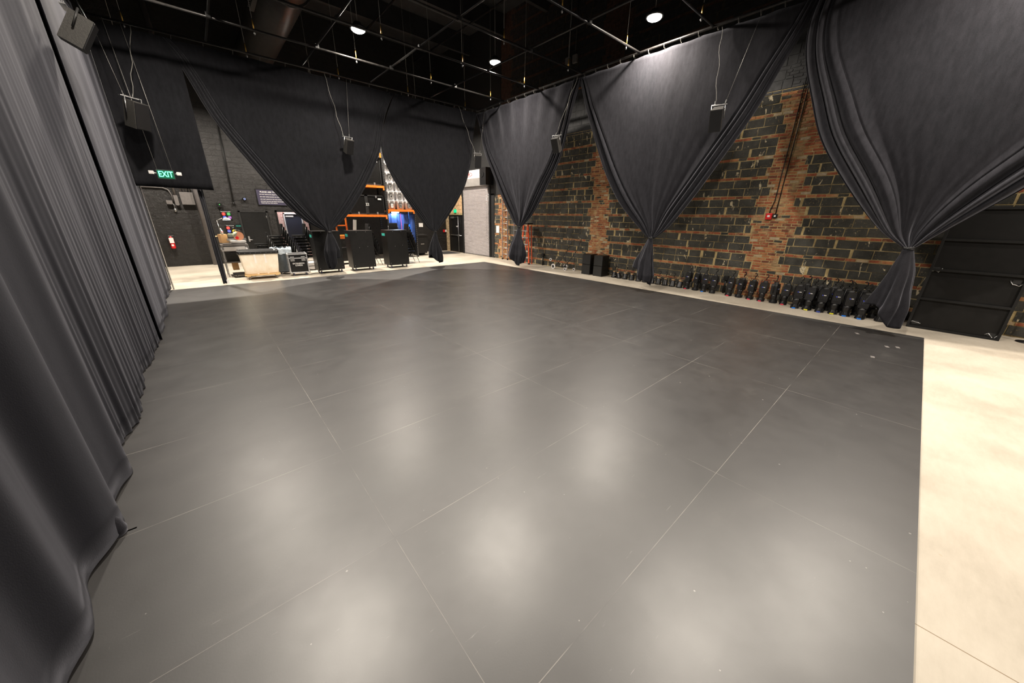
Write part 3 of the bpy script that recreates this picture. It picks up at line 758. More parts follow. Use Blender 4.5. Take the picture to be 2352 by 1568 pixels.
# narrow gathered strip between the back curtain and the gap
root = empty('stage_curtain', (0, 0, 0), 0, 'narrow gathered strip of black curtain hanging to the floor left of the workbench', 'curtain')
b = MB(); rows = []
for i in range(31):
    v = i/30; z = 2.74*(1-v)+.05*v; row = []
    for j in range(49):
        u = j/48; wd = .12; row.append(b.bm.verts.new((.19+u*wd+.008*S(v*7+u*3), 13.85-.03*S(u*math.pi*4)-.006*S(v*9), z)))
    rows.append(row)
for i in range(30):
    for j in range(48): b.face((rows[i][j], rows[i][j+1], rows[i+1][j+1], rows[i+1][j]), 0, True)
o = b.build('drape', M_BVEL, root); o.modifiers.new('t', 'SOLIDIFY').thickness = .004
MB().box(.29, .35, 13.79, 13.8, .05, .17).build('white_tag', M_PAPER, root)
# hem corner with stiffener sticking out from under left curtain
root = empty('hem_corner', (-.9, 3.14, 0), 0, 'folded curtain hem corner with pale stiffener strip sticking out from under the left curtain', 'curtain hem')
b = MB(); b.lathe([(.05, .0), (.06, .05), (.045, .12), (.02, .17), (0, .18)], n=16); o = b.build('hem_pocket', M_VEL, root)
MB().box(-.02, .1, -.02, .0, .0, .012, bev=.002).build('stiffener', M_GREYM, root)

# ------------------------------------------------------------------ hanging speakers
M_SPK = vary(mat('textured_speaker_paint', (.035, .033, .03), .6), 60, .3, .2)
def speaker(loc, rz, tilt, label, cabs, near=False, k=1.0):
    t = empty('hanging_speaker', loc, rz, label, 'speaker', None)
    T = Matrix.Rotation(tilt, 4, 'X')
    # cabinet: trapezoid plan, grille faces -y
    poly = [(-.135*k, -.13*k), (.135*k, -.13*k), (.1*k, .15*k), (-.1*k, .15*k)]
    MB().prism(poly, -.24*k, .24*k, T).build('cabinet', M_SPK, t)
    b = MB(); b.box(-.125*k, .125*k, -.145*k, -.13*k, -.23*k, .23*k, T, bev=.004); b.build('grille', M_PLAS, t)
    b = MB()
    pts = [(-.145*k, .03, 0), (-.145*k, .03, .0), (-.145*k, .05, .3*k), (.145*k, .05, .3*k), (.145*k, .03, .0)]
    b.tube([T @ Vector(p) for p in pts[1:]], .012, 4); b.build('yoke_bracket', M_STEEL if not near else M_MATTE, t)
    MB().box(-.16*k, .16*k, .02, .08, .3*k, .312*k).build('hang_bar', M_STEEL, t)
    for i, (dx, top) in enumerate(cabs):
        M_ = Matrix.Rotation(-rz, 4, 'Z')
        tp = M_ @ (Vector(top)-Vector(loc))
        b = MB(); p0 = Vector((dx, .05, .31*k))
        if i == 0: b.tube([p0+(tp-p0)*q/12+Vector((.02*S(q*1.3), .01*S(q*2), 0)) for q in range(13)], .006, 6)
        else: b.cyl(p0, tp, .003, 6)
        b.build('signal_cable' if i == 0 else 'safety_cable', M_CORD if i == 0 else M_WIRE, t)
        b = MB()
        for q in range(3): b.tube([p0+(tp-p0).normalized()*(.02+q*.03)+Vector((.01*math.cos(a), 0, .016*S(a))) for a in [2*math.pi*w_/8 for w_ in range(8)]], .0025, 4, True)
        b.build('shackle_chain', M_STEEL, t)
    return t
speaker((-.66, 8.3, 4.42), R(88), R(30), 'black speaker hanging close against the left curtain at top left', [(-.1, (-.85, 8.1, 6.25)), (.1, (-.85, 8.6, 6.25))], True, .82)
speaker((-.55, 13.2, 4.3), R(42), R(16), 'black speaker hanging in the back left corner above the exit sign', [(.08, (-.2, 13.65, 6.25)), (-.1, (-.85, 13.6, 6.25))], k=1.2)
speaker((4.33, 13.3, 4.24), R(12), R(24), 'black speaker hanging before the middle of the wide back curtain', [(-.1, (4.0, 13.66, 6.25)), (.1, (4.66, 13.66, 6.25))], k=.9)
speaker((9.52, 13.2, 4.3), R(-28), R(22), 'black speaker hanging where the back and side curtains meet', [(-.1, (8.96, 13.66, 6.25)), (.1, (9.93, 13.2, 6.25))])
speaker((9.5, 8.72, 4.36), R(-80), R(26), 'black speaker hanging between the two side curtains nearest the corner', [(-.1, (9.92, 8.36, 6.25)), (.1, (9.92, 8.5, 6.25))], k=.9)
speaker((9.6, 3.85, 4.3), R(-78), R(26), 'pale-topped speaker hanging in front of the brightly lit side curtain', [(-.1, (9.92, 4.24, 6.25)), (.1, (9.92, 3.47, 6.2))], k=.95)

# ------------------------------------------------------------------ exit sign on cables
t = empty('exit_sign', (-.35, 13.3, 3.03), 0, 'lit green EXIT sign with two lamp heads hanging before the short curtain', 'exit sign')
MB().box(-.17, .17, -.025, .025, -.11, .11, bev=.006).build('housing', M_MATTE, t)
MB().box(-.155, .155, -.029, -.024, -.095, .095).build('face', M_EXITF, t)
o = text('exit_lettering', 'EXIT', .19, M_EXITG, t, TY(0, -.031, 0) @ Matrix.Diagonal((.72, 1, 1, 1))); o['label'] = 'bright green letters'
for sx in (-1, 1):
    b = MB(); b.box(sx*.26-.05, sx*.26+.05, -.09, -.01, -.01, .07, bev=.012); b.build('lamp_head', M_HOOD, t)
    b = MB(); b.cyl((sx*.17, -.02, .02), (sx*.22, -.03, .03), .01); b.build('lamp_arm', M_STEEL, t)
    b = MB(); b.cyl((sx*.14, 0, .11), (sx*.14-.15, .38, 3.26), .004, 6); b.build('hanging_cable', M_WIRE, t)

# ------------------------------------------------------------------ electrical things on back wall
t = empty('electrical_trunking', (0, Y1, 0), 0, 'grey trunking box with row of conduits high on the back wall at left', 'trunking')
MB().box(-.3, .1, -.16, -.005, 2.4, 2.86, bev=.006).build('box', M_GREYM, t)
for i in range(4): MB().cyl((-.24+i*.09, -.1, 2.86), (-.24+i*.09, -.1, 6), .026, 10).build('conduit', M_GREYM, t)
t = empty('duct_riser', (-.44, Y1, 0), 0, 'round-ended grey duct hanging left of the trunking box', 'duct')
b = MB(); b.prism([(.06*math.cos(a), (.06*S(a) if a > math.pi else .0)) for a in [math.pi+math.pi*i/12 for i in range(13)]]+[(.06, .32), (-.06, .32)], 0, .14, Matrix.Translation((0, 0, 2.42)) @ Matrix.Rotation(R(90), 4, 'X')); b.build('end_cap', M_GREYM, t)
MB().cyl((0, -.08, 2.72), (0, -.08, 5), .045).build('riser_tube', M_GREYM, t)
t = empty('emergency_bell', (-.66, Y1, 2.4), 0, 'small grey junction box with hanging round fitting, left on the back wall', 'fitting')
MB().box(-.09, .09, -.14, 0, 0, .14, bev=.006).build('box', M_GREYM, t)
b = MB(); b.cyl((.1, -.06, .02), (.1, -.06, -.14), .008); b.lathe([(.012, -.14), (.04, -.18), (.045, -.24), (.02, -.28)], (.1, -.06, 0), 14); b.build('fitting', M_STEEL, t)
b = MB(); b.tube([(-1.6, Y1-.05, 3.0), (-.75, Y1-.05, 3.0), (-.6, Y1-.05, 2.93), (-.54, Y1-.05, 2.75), (-.54, Y1-.05, 2.5)], .022, 8)
tag(b.build('bent_conduit', M_GREYM), 'bent grey conduit on the back wall under the short curtain', 'conduit')
tag(MB().cyl((.21, 19.7, 0), (.21, 19.7, 9.9), .085, 24).build('steel_column', vary(mat('column_grey_paint', (.16, .15, .155), .5), 8, .1)), 'round grey steel column before the back wall, right of the trunking box', 'column')
t = empty('fire_extinguisher', (-.95, Y1-.12, .72), 0, 'red fire extinguisher with white label hanging on the left of the back wall', 'fire extinguisher')
MB().lathe([(.05, 0), (.07, .01), (.075, .04), (.075, .36), (.06, .42), (.025, .46), (.025, .48)], n=20).build('cylinder', M_RED, t)
MB().box(-.06, .07, -.082, -.06, .22, .42).build('label_sheet', M_PAPER, t); MB().box(-.035, .035, -.08, -.07, .1, .17).build('inspection_tag', M_PAPER, t)
b = MB(); b.box(-.06, .1, -.012, .012, .5, .512); b.box(-.06, .07, -.012, .012, .475, .487); b.build('valve_handle', M_STEEL, t)
b = MB(); b.tube([(-.03, 0, .47), (-.1, -.02, .44), (-.12, -.03, .3), (-.1, -.04, .12)], .011, 6); b.build('hose', M_PLAS, t)
t = empty('wall_notice', (2.78, Y1-.03, 2.78), 0, 'large dark framed notice board with white lines of text above the doors', 'sign')
MB().box(-.56, .56, -.0, .03, -.34, .34).build('frame', M_BLK, t); MB().box(-.53, .53, -.008, .0, -.31, .31).build('panel', M_SIGNB, t)
text('heading', 'PLEASE ASK THE TECH', .085, M_WHITE, t, TY(-.4, -.01, .22), align='LEFT')
for i, (s_, z) in enumerate((('DO NOT MOVE OR ADJUST LIGHTS', .12), ('DO NOT OPEN DOORS OR WINDOWS, NO', .02), ('DO NOT LEAVE IN THE AISLE OR ON THE DECK', -.08), ('DO NOT BLOCK OR PROP THE DOORS', -.17), ('TURN OFF ALL THE LIGHTS', -.24))):
    text('text_line', s_, .05, M_WHITE, t, TY(-.43, -.01, z), align='LEFT')
def discs(nm, x, z, title, items, label):
    t = empty(nm, (x, Y1-.03, z), 0, label, 'sign'); MB().box(-.17, .17, 0, .03, -.19, .19, bev=.01).build('board', M_BLK, t)
    text('heading', title, .035, M_WHITE, t, TY(0, -.003, .15))
    for (dx, dz, mt, w_) in items:
        if mt is not None: MB().cyl((dx, 0, dz), (dx, -.006, dz), .062, 20).build('disc', mt, t)
        text('disc_text', w_, .035, M_WHITE, t, TY(dx, -.009, dz))
MG = mat('green_disc', (.03, .4, .08), .5); MBL = mat('blue_disc', (.06, .1, .6), .5); MPU = mat('purple_disc', (.25, .08, .4), .5); MRD = mat('red_disc', (.75, .05, .04), .5)
discs('colour_code_sign', 1.0, 2.0, 'TAPE COLOR CODES', [(-.08, .06, MRD, 'IN'), (.09, .06, MG, 'OUT'), (-.07, -.08, MBL, 'OFF'), (.1, -.08, MPU, 'ON')], 'upper dark sign with red, green, blue and purple discs behind the desk lamp')
discs('colour_code_sign', 1.03, 1.43, 'TOOL USE GUIDE', [(-.08, .06, MRD, 'SAW'), (.09, .07, None, 'CUT'), (-.07, -.07, MBL, 'NAIL'), (.1, -.07, M_YEL, '')], 'lower dark sign with red, blue and yellow discs above the mitre saw')
t = empty('door_notice', (1.34, Y1-.02, 1.53), 0, 'small black notice with teal letters left of the black door', 'sign'); MB().box(-.1, .1, 0, .02, -.11, .11).build('board', M_BLK, t)
text('lettering', 'ELECTRICAL\nTOOL ROOM', .035, M_TEAL, t, TY(0, -.002, .04))
t = empty('access_box', (.85, Y1-.1, 2.41), 0, 'small black wall box with a green light above the coloured signs', 'control box'); MB().box(-.08, .08, 0, .1, -.09, .09, bev=.005).build('box', M_BLK, t); MB().cyl((.01, 0, .02), (.01, -.006, .02), .012, 10).build('led', M_LED, t)
t = empty('security_camera', (1.76, Y1-.1, 2.68), 0, 'round security camera with blue ring on the back wall', 'camera'); MB().lathe([(.03, -.09), (.07, -.05), (.08, 0), (.07, .05)], n=20, M=Matrix.Rotation(R(-90), 4, 'X') @ Matrix.Translation((0, 0, .05))).build('body', M_PLAS, t)
MB().tube([(.03*math.cos(a), -.1, .03*S(a)) for a in [2*math.pi*i/16 for i in range(16)]], .005, 5, True).build('ring', mat('blue_ring', (.3, .4, .9), .4, emit=(.4, .5, 1), es=1), t)
MB().tube([(-.05, .08, .0), (-.2, .09, -.06), (-.4, .09, -.05)], .006, 5).build('cable', M_PLAS, t)
t = empty('wall_conduit', (1.38, Y1-.04, 0), 0, 'black conduit dropping down the back wall to the right of the column', 'conduit'); MB().cyl((.1, 0, 5.6), (-.03, 0, 2.5), .02).build('tube', M_BLK, t); MB().lathe([(.02, .1), (.045, .06), (.045, 0), (.0, -.06)], (-.03, 0, 2.45), 12).build('end_plug', M_BLK, t)
tag(MB().box(9.94, 10.2, Y1-.01, Y1, 1.45, 1.67).build('wall_paper_notice', M_PAPER), 'white sheet of paper pinned to the black back wall near the corner', 'notice')
t = empty('fire_alarm_pull', (11.68, Y1-.06, 1.2), 0, 'red and white fire alarm box on the back wall by the wooden post', 'fire alarm'); MB().box(-.12, 0, 0, .06, -.07, .07, bev=.005).build('pull_station', M_RED, t); MB().box(.0, .1, 0, .06, -.06, .07).build('strobe', M_WHITE, t)
tag(MB().tube([(11.0, Y1-.1, .1), (11.02, Y1-.08, .45), (10.98, Y1-.05, .5)], .04, 8).build('stub_pipe', M_PLAS), 'black stub pipe on the back wall right of the paper notice', 'pipe')
t = empty('exit_sign', (X1-.06, 18.72, 2.37), 0, 'small green exit sign above the fire door', 'exit sign'); MB().box(0, .06, -.12, .12, -.09, .09, bev=.005).build('face', mat('exit_green_small', (0, .5, .25), .5, emit=(.0, .8, .36), es=.6), t); MB().cyl((.03, 0, .09), (.03, 0, .2), .008).build('mount', M_MATTE, t)
tag(MB().box(10.4, 11.55, 17.95, 19.3, 0, .012).build('floor_mat', vary(mat('dark_mat', (.04, .04, .04), .9), 40, .3)), 'dark rubber floor mat in front of the fire door', 'mat')
tag(MB().box(X1-.035, X1-.014, 14.53, 14.78, 1.3, 1.65).build('wall_paper_notice', M_PAPER), 'white clipboard sheet on the brick wall left of the ladders', 'notice')

# ------------------------------------------------------------------ things at the storage line
def casters(t, pts, r=.05, blue=True):
    for (x, y) in pts:
        c = empty('caster', (x, y, 0)); c.parent = t
        MB().cyl((-.015, 0, r), (.015, 0, r), r, 18).build('wheel', M_CASTER if blue else M_GREYM, c)
        b = MB(); b.box(-.03, .03, -.035, .035, r*2+.012, r*2+.02); b.box(-.025, -.02, -.02, .02, r-.01, r*2+.015); b.box(.02, .025, -.02, .02, r-.01, r*2+.015); b.cyl((-.027, 0, r), (.027, 0, r), .014, 8); b.build('fork', M_STEEL, c)
def road_box(x0, x1, y0, y1, label, rz=0):
    t = empty('wheeled_cabinet', ((x0+x1)/2, y0, 0), rz, label, 'cabinet', 'black plywood cabinets on casters')
    w_ = (x1-x0)/2; dd = y1-y0
    MB().box(-w_, w_, 0, dd, .125, 1.53, bev=.005).build('body', M_BOX, t)
    MB().box(-w_-.004, -w_, dd*.35, dd*.85, 1.3, 1.4).build('label_plate', M_TEAL, t)
    casters(t, [(-w_+.1, .1), (w_-.1, .1), (-w_+.1, dd-.1), (w_-.1, dd-.1)])
    for (a, c) in ((.3, .97), (.7, .97), (.35, .55), (.72, .57), (.07, .06), (.93, .06)): MB().cyl((-w_+2*w_*a, -.001, .125+1.4*c), (-w_+2*w_*a, -.006, .125+1.4*c), .009, 8).build('screw', M_STEEL, t)
    return t
road_box(3.03, 3.95, 14.42, 15.02, 'tall black wheeled cabinet standing behind the tied back curtain tail')
road_box(4.27, 5.15, 14.36, 14.98, 'middle tall black wheeled cabinet of the three')
road_box(5.7, 6.57, 14.3, 14.92, 'rightmost tall black wheeled cabinet with teal side label')
# laundry cart
t = empty('laundry_cart', (1.33, 14.75, 0), R(-4), 'cream canvas laundry cart with black rim on a wooden wheeled base', 'cart')
b = MB(); rr = []
def rrect(hx, hy, z, n=6, c=.06):
    pts = []
    for (sx, sy, a0) in ((1, 1, 0), (-1, 1, 90), (-1, -1, 180), (1, -1, 270)):
        for k in range(n+1):
            a = R(a0+90*k/n); pts.append((sx*(hx-c)+c*math.cos(a), sy*(hy-c)+c*math.sin(a), z))
    return pts
for (hx, hy, z, bul) in ((.45, .27, .17, 0), (.47, .29, .2, 0), (.505, .325, .45, .0), (.53, .35, .7, .0), (.545, .365, .84, 0)):
    rr.append([b.bm.verts.new(p) for p in rrect(hx, hy, z)])
for a_, c_ in zip(rr, rr[1:]): b.bridge(a_, c_)
b.face(rr[0][::-1]); b.build('canvas_bag', M_CANV, t)
b = MB(); rr = [[b.bm.verts.new(p) for p in rrect(hx, hy, z)] for hx, hy, z in ((.55, .37, .83), (.565, .385, .84), (.58, .4, .94), (.56, .38, .95), (.53, .35, .93), (.53, .35, .85))]
for a_, c_ in zip(rr, rr[1:]): b.bridge(a_, c_)
b.build('rim', M_PLAS, t)
for k in range(8): MB().cyl((-.5+k*.143, -.385, .88), (-.5+k*.143, -.4, .88), .009, 8).build('rivet', M_STEEL, t)
for x in (-.12, .16): MB().prism([(x-.025, .84), (x+.025, .84), (x+.025, .17), (x-.025, .17)], -.005, .005, Matrix(((1, 0, 0, 0), (0, -.139, 1, -.254), (0, 1, 0, 0), (0, 0, 0, 1)))).build('strap', M_STRAP, t)
b = MB()
for y in (-.3, 0, .3): b.box(-.5, .5, y-.05, y+.05, .13, .165, bev=.003)
for x in (-.4, .4): b.box(x-.05, x+.05, -.34, .34, .1, .13)
b.build('wooden_base', M_WOOD, t)
casters(t, [(-.38, -.28), (.38, -.28), (-.38, .28), (.38, .28)], .04, False)
# trash can
t = empty('trash_can', (2.08, 15.28, 0), 0, 'round grey trash can with clear liner behind the flight case', 'trash can')
MB().lathe([(.22, .1), (.24, .12), (.29, .86), (.31, .9), (.31, .93), (.28, .93), (.23, .14), (0, .13)], n=28).build('can', M_GREYP, t)
b = MB(); rr = []
for (r1, z) in ((.27, .95), (.325, .945), (.33, .86), (.318, .78), (.325, .74)):
    rr.append([b.bm.verts.new((r1*(1+.03*S(i*2.3+z*9))*math.cos(2*math.pi*i/40), r1*(1+.03*S(i*2.3+z*9))*math.sin(2*math.pi*i/40), z+.02*S(i*1.7))) for i in range(40)])
for a_, c_ in zip(rr, rr[1:]): b.bridge(a_, c_)
b.build('liner_bag', M_BAG, t)
MB().lathe([(.2, .06), (.24, .08), (.24, .1), (0, .1)], n=20).build('dolly', M_PLAS, t)
casters(t, [(-.15, -.12), (.15, -.12), (0, .17)], .03, False)
# flight case
t = empty('flight_case', (2.45, 14.72, 0), R(-5), 'black flight case with silver edges and white lettering beside the canvas cart', 'flight case')
w_, d_, z0, z1 = .29, .24, .12, .76
MB().box(-w_, w_, -d_, d_, z0, z1).build('panels', M_BOX, t)
b = MB(); e = .018
for sx in (-1, 1):
    for sy_ in (-1, 1): b.box(sx*w_-e, sx*w_+e, sy_*d_-e, sy_*d_+e, z0, z1, bev=.004)
for z in (z0, z1-.14, z1):
    for s_ in (-1, 1):
        b.box(-w_, w_, s_*d_-e, s_*d_+e, z-e, z+e, bev=.004); b.box(s_*w_-e, s_*w_+e, -d_, d_, z-e, z+e, bev=.004)
b.build('edge_extrusion', M_ALU, t)
for sx in (-1, 1):
    for sy_ in (-1, 1):
        for z in (z0, z1): MB().lathe([(0, -.035), (.03, -.02), (.036, 0), (.03, .02), (0, .035)], (sx*w_, sy_*d_, z), 12).build('ball_corner', M_STEEL, t)
for x in (-.17, .17):
    b = MB(); b.box(x-.065, x+.065, -d_-.03, -d_-.012, .52, .68, bev=.006); b.cyl((x-.03, -d_-.04, .6), (x+.03, -d_-.04, .6), .012); b.build('butterfly_latch', M_STEEL, t)
text('lettering', 'EXTENSION\nCORDS', .068, M_WHITE, t, TY(0, -d_-.004, .4))
casters(t, [(-.2, -.16), (.2, -.16), (-.2, .16), (.2, .16)], .045)
tag(MB().lathe([(.03, 0), (.0, .12)], (2.5, 14.75, .785), 10).build('paper_cone', M_PAPER), 'small white cone standing on top of the flight case', 'cone')
# pale plastic step / crate between case and cabinet
t = empty('platform_stack', (3.12, 15.9, 0), 0, 'low stack of pale grey platforms on the floor behind the first cabinet', 'platform')
for k in range(2): MB().box(-.4, .3, -.3, .5, .04+k*.14, .155+k*.14, bev=.01).build('platform', M_HOOD, t)
# workbench shelf
t = empty('metal_shelf_unit', (.8, 15.85, 0), 0, 'grey metal shelf workbench behind the canvas cart', 'shelf')
for sx in (-.36, .36):
    for sy_ in (-.33, .4):
        b = MB(); b.box(sx-.02, sx+.02, sy_-.003, sy_+.003, 0, 1.08); b.box(sx-.02, sx-.014, sy_-.003, sy_+.035, 0, 1.08)
        b.build('slotted_post', M_STEEL, t)
for z, mt in ((1.06, M_GREYM), (.9, M_HOOD), (.5, M_GREYM)): MB().box(-.38, .38, -.34, .42, z-.02, z+.02).build('shelf_board', mt, t)
for i, (x, y, z, w_, d2, h, mt, lab, nm, cat) in enumerate([(.8, 15.85, 1.08, .62, .5, .05, M_GREYM, 'flat grey case lying on top of the shelf workbench under the saw', 'tool_case', 'case'),
        (.78, 15.8, .92, .6, .6, .1, M_HOOD, 'pale flat box on the second shelf of the workbench', 'storage_box', 'box'), (.76, 15.85, .52, .55, .55, .3, M_BLK, 'black crate on the lower shelf of the workbench', 'crate', 'crate'),
        (.62, 15.7, .52, .12, .1, .0, M_CARD, '', '', '')]):
    if nm: tag(MB().box(x-w_/2, x+w_/2, y-d2/2, y+d2/2, z, z+h, bev=.01).build(nm, mt), lab, cat)
tag(MB().box(.6, .78, 15.75, 16.0, .2, .46, bev=.01).build('cardboard_box', M_CARD), 'small cardboard box under the shelf workbench', 'box')
t = empty('rolling_dolly', (.85, 15.4, 0), 0, 'low dolly with dark parts under the workbench', 'dolly'); MB().box(-.3, .4, -.2, .2, .1, .14).build('deck', M_BLK, t); casters(t, [(.3, -.1), (-.2, -.1)], .04, False)
# mitre saw
t = empty('mitre_saw', (.9, 15.8, 1.135), R(15), 'mitre saw with orange-brown blade guard standing on the workbench', 'saw')
MB().box(-.2, .22, -.18, .18, 0, .07, bev=.01).build('table', M_HOOD, t); MB().box(-.27, .3, .0, .04, .07, .14, bev=.004).build('fence', M_STEEL, t)
b = MB(); b.cyl((.08, -.05, .22), (.08, .0, .22), .15, 28); b.build('blade_guard', mat('guard_plastic', (.55, .25, .14), .4), t)
b = MB(); b.cyl((.05, .0, .24), (-.02, .06, .28), .13, 20, .1); b.box(-.2, .02, .0, .08, .2, .3, bev=.02); b.build('motor_housing', mat('saw_green', (.22, .25, .2), .5), t)
b = MB(); b.tube([(-.02, .02, .36), (.05, .0, .42), (.14, -.02, .4), (.18, -.02, .33)], .018, 8); b.build('handle', M_PLAS, t); MB().cyl((.02, -.06, .16), (.02, -.01, .16), .05, 16).build('red_guard_cap', M_RED, t)
t = empty('cardboard_carton', (.55, 15.9, 1.135), R(20), 'open cardboard carton at the left end of the workbench', 'carton'); MB().box(-.1, .1, -.1, .1, 0, .28).build('carton_body', M_CARD, t); MB().box(-.2, -.08, -.1, .1, .27, .28, Matrix.Rotation(R(-20), 4, 'Y')).build('flap', M_CARD, t)
t = empty('desk_lamp', (.52, 15.75, 1.42), 0, 'swing-arm desk lamp switched on above the workbench', 'lamp')
b = MB(); b.cyl((0, 0, 0), (-.02, 0, .45), .008); b.cyl((-.02, 0, .45), (.14, .02, .52), .008); b.cyl((.0, 0, .02), (.02, 0, .2), .018); b.build('arm', M_STEEL, t)
b = MB(); b.lathe([(.02, .07), (.08, .05), (.12, 0), (.115, 0), (.07, .04)], (.25, 0, .47), 20); b.build('shade', M_HOOD, t)
MB().lathe([(0, -.0), (.1, .0), (.1, .012), (0, .012)], (.25, 0, .462), 20).build('lamp_tube', M_DESKL, t)
area('desk_lamp_light', (.77, 15.75, 1.875), .18, 9, (1, .85, .6), 180)
t = empty('spray_can', (.56, 15.82, 1.415), 0, 'small red and white can standing on the carton', 'can'); MB().lathe([(.03, 0), (.03, .11), (.015, .13), (.012, .15), (0, .15)], n=14).build('can_body', M_WHITE, t); MB().lathe([(.0315, .07), (.0315, .1)], n=14).build('red_band', M_RED, t)

# ------------------------------------------------------------------ stacking chairs
def chair():
    t = empty('stacking_chair')   # faces -x, origin at floor centre of the seat
    b = MB(); b.box(-.22, .2, -.225, .225, .43, .485, bev=.022); b.build('seat', M_FABR, t, smooth=True)
    b = MB(); b.box(-.02, .02, -.215, .215, -.2, .2, Matrix.Translation((.235, 0, .72)) @ Matrix.Rotation(R(7), 4, 'Y'), bev=.018); b.build('backrest', M_FABR, t, smooth=True)
    for sy_ in (-1, 1):
        y = sy_*.24
        MB().tube([(-.27, y, 0), (-.2, y, .4), (-.15, y, .435)], .011, 6).build('leg', M_CFRM, t)
        MB().tube([(.33, y, 0), (.2, y, .36), (.215, y, .5), (.25, y, .8)], .011, 6).build('leg', M_CFRM, t)
    b = MB()
    for sy_ in (-1, 1): b.cyl((-.2, sy_*.24, .42), (.2, sy_*.24, .4), .011, 6)
    b.cyl((-.15, -.24, .42), (-.15, .24, .42), .01, 6); b.cyl((.18, -.24, .4), (.18, .24, .4), .01, 6)
    b.build('seat_frame', M_CFRM, t)
    return t
CH = chair(); cu = False
def stack(x, y, n, rz, lab, dx=-.045, dz=.118):
    global cu
    for k in range(n):
        c = CH if not cu else dup(CH)
        cu = True
        off = Matrix.Rotation(rz, 3, 'Z') @ Vector((dx*k, 0, 0))
        c.location = (x+off.x, y+off.y, dz*k); c.rotation_euler = (0, 0, rz)
        pos = 'bottom' if k == 0 else ('topmost' if k == n-1 else ordn[k]+' up')
        tag(c, 'black stacking chair, %s, stack %s' % (pos, lab), 'chair', 'stacked black chairs')
stack(2.48, 16.4, 8, 0, 'behind the flight case')
stack(3.28, 16.5, 8, 0, 'just left of the first cabinet')
stack(5.58, 15.9, 8, 0, 'between the middle and right cabinets')
stack(7.28, 15.7, 8, 0, 'right of the rightmost cabinet')
stack(1.95, 17.6, 5, 0, 'under the black door behind the trash can')
stack(7.1, 17.0, 8, R(90), 'in front of the blue tarp')

# ------------------------------------------------------------------ pallet rack
RY = 17.6
t = empty('pallet_rack', (0, 0, 0), 0, 'tall storage rack with black perforated posts and orange beams', 'rack')
for x in (4.35, 7.16, 8.62):
    for y in (RY, RY+.95):
        b = MB(); b.box(x-.035, x+.035, y-.03, y+.03, 0, 6.0)
        b.build('upright', M_MATTE, t)
        if y == RY or x == 7.16:
            b = MB()
            for k in range(60): b.box(x-.008, x+.008, y-.033, y-.03, .1+k*.0985, .125+k*.0985)
            b.build('slots', M_STEEL, t)
def beam(x0, x1, z):
    b = MB(); b.box(x0, x1, RY-.05, RY, z-.05, z+.05, bev=.004); b.box(x1-.06, x1, RY-.055, RY, z-.14, z+.05); b.box(x0, x0+.06, RY-.055, RY, z-.14, z+.05); b.build('beam', M_ORANGE, t)
    MB().box(x0, x1, RY+.9, RY+.95, z-.05, z+.05).build('beam', M_ORANGE, t)
    MB().box(x0, x1, RY, RY+.9, z+.0, z+.04).build('deck', M_MATTE, t)
for z in (2.06, 3.36, 4.75): beam(4.39, 7.12, z)
for z in (2.32, 5.35): beam(7.2, 8.58, z)
def case(x0, x1, z0, z1, label, txt):
    t = empty('road_case', ((x0+x1)/2, RY+.03, z0), 0, label, 'road case', None); w_ = (x1-x0)/2; h = z1-z0
    MB().box(-w_, w_, 0, .8, 0, h, bev=.006).build('body', M_BOX, t)
    b = MB()
    for x in (-w_, w_-.03, -.1): b.box(x, x+(.03 if abs(x) > .11 else .14), -.012, 0, 0, h)
    for z in (0, h-.05): b.box(-w_, w_, -.012, 0, z, z+.05)
    b.build('edge_trim', M_MATTE, t)
    MB().box(-w_+.05, w_-.05, -.016, -.012, .045, .055).build('silver_line', M_STEEL, t)
    for x in (-w_*.55, w_*.55): MB().box(x-.035, x+.035, -.03, -.012, .02, .12, bev=.005).build('latch', M_ALU, t); MB().box(x-.03, x+.03, -.03, -.012, h-.12, h-.03, bev=.005).build('latch', M_ALU, t)
    text('number', txt, .16, M_WHITE, t, TY(0, -.014, h*.52)); MB().box(w_-.28, w_-.12, -.016, -.012, h-.2, h-.13).build('paper_label', M_PAPER, t)
case(5.45, 7.05, 2.11, 2.98, 'large black road case numbered 22 on the lowest orange beam', '22')
case(5.5, 7.05, 3.41, 4.6, 'large black road case on the middle orange beam', '21')
# translucent bins
def bin_():
    t = empty('storage_bin')
    b = MB(); rr = [[b.bm.verts.new((x, y+.3, z)) for x, y, z in rrect(hx, hy, z, 3, .03)] for hx, hy, z in ((.175, .26, 0), (.2, .29, .33), (.21, .3, .34), (.21, .3, .38))]
    for a_, c_ in zip(rr, rr[1:]): b.bridge(a_, c_)
    b.face(rr[0][::-1]); b.build('tub', M_BIN, t)
    MB().box(-.215, .215, -.005, .605, .38, .41, bev=.01).build('lid', M_HOOD, t)
    for x in (-.12, .12): MB().box(x-.02, x+.02, -.02, .0, .3, .4).build('clip', M_HOOD, t)
    b = MB(); b.box(-.1, .1, .012, .02, .06, .3); 
    return t
B0 = bin_(); k = 0
for r_i in range(6):
    for c_i in range(3):
        t = B0 if k == 0 else dup(B0)
        x = 7.44+c_i*.445; z = 2.372+r_i*.418
        t.location = (x, RY+.0, z)
        tag(t, 'translucent storage bin in the %s row up, %s of the rack bay' % (ordn[r_i], ('left column', 'middle column', 'right column')[c_i]), 'storage bin', 'translucent bins on the rack'); k += 1
        MB().box(-.07, .07, -.012, .018, .07, .27).build('label_card', M_BLK, t); MB().box(-.061, .061, -.0135, -.012, .079, .261).build('card_paper', M_PAPER, t)
        text('number', str(r_i*3+c_i+1), .15, M_BLK, t, TY(0, -.0145, .17))
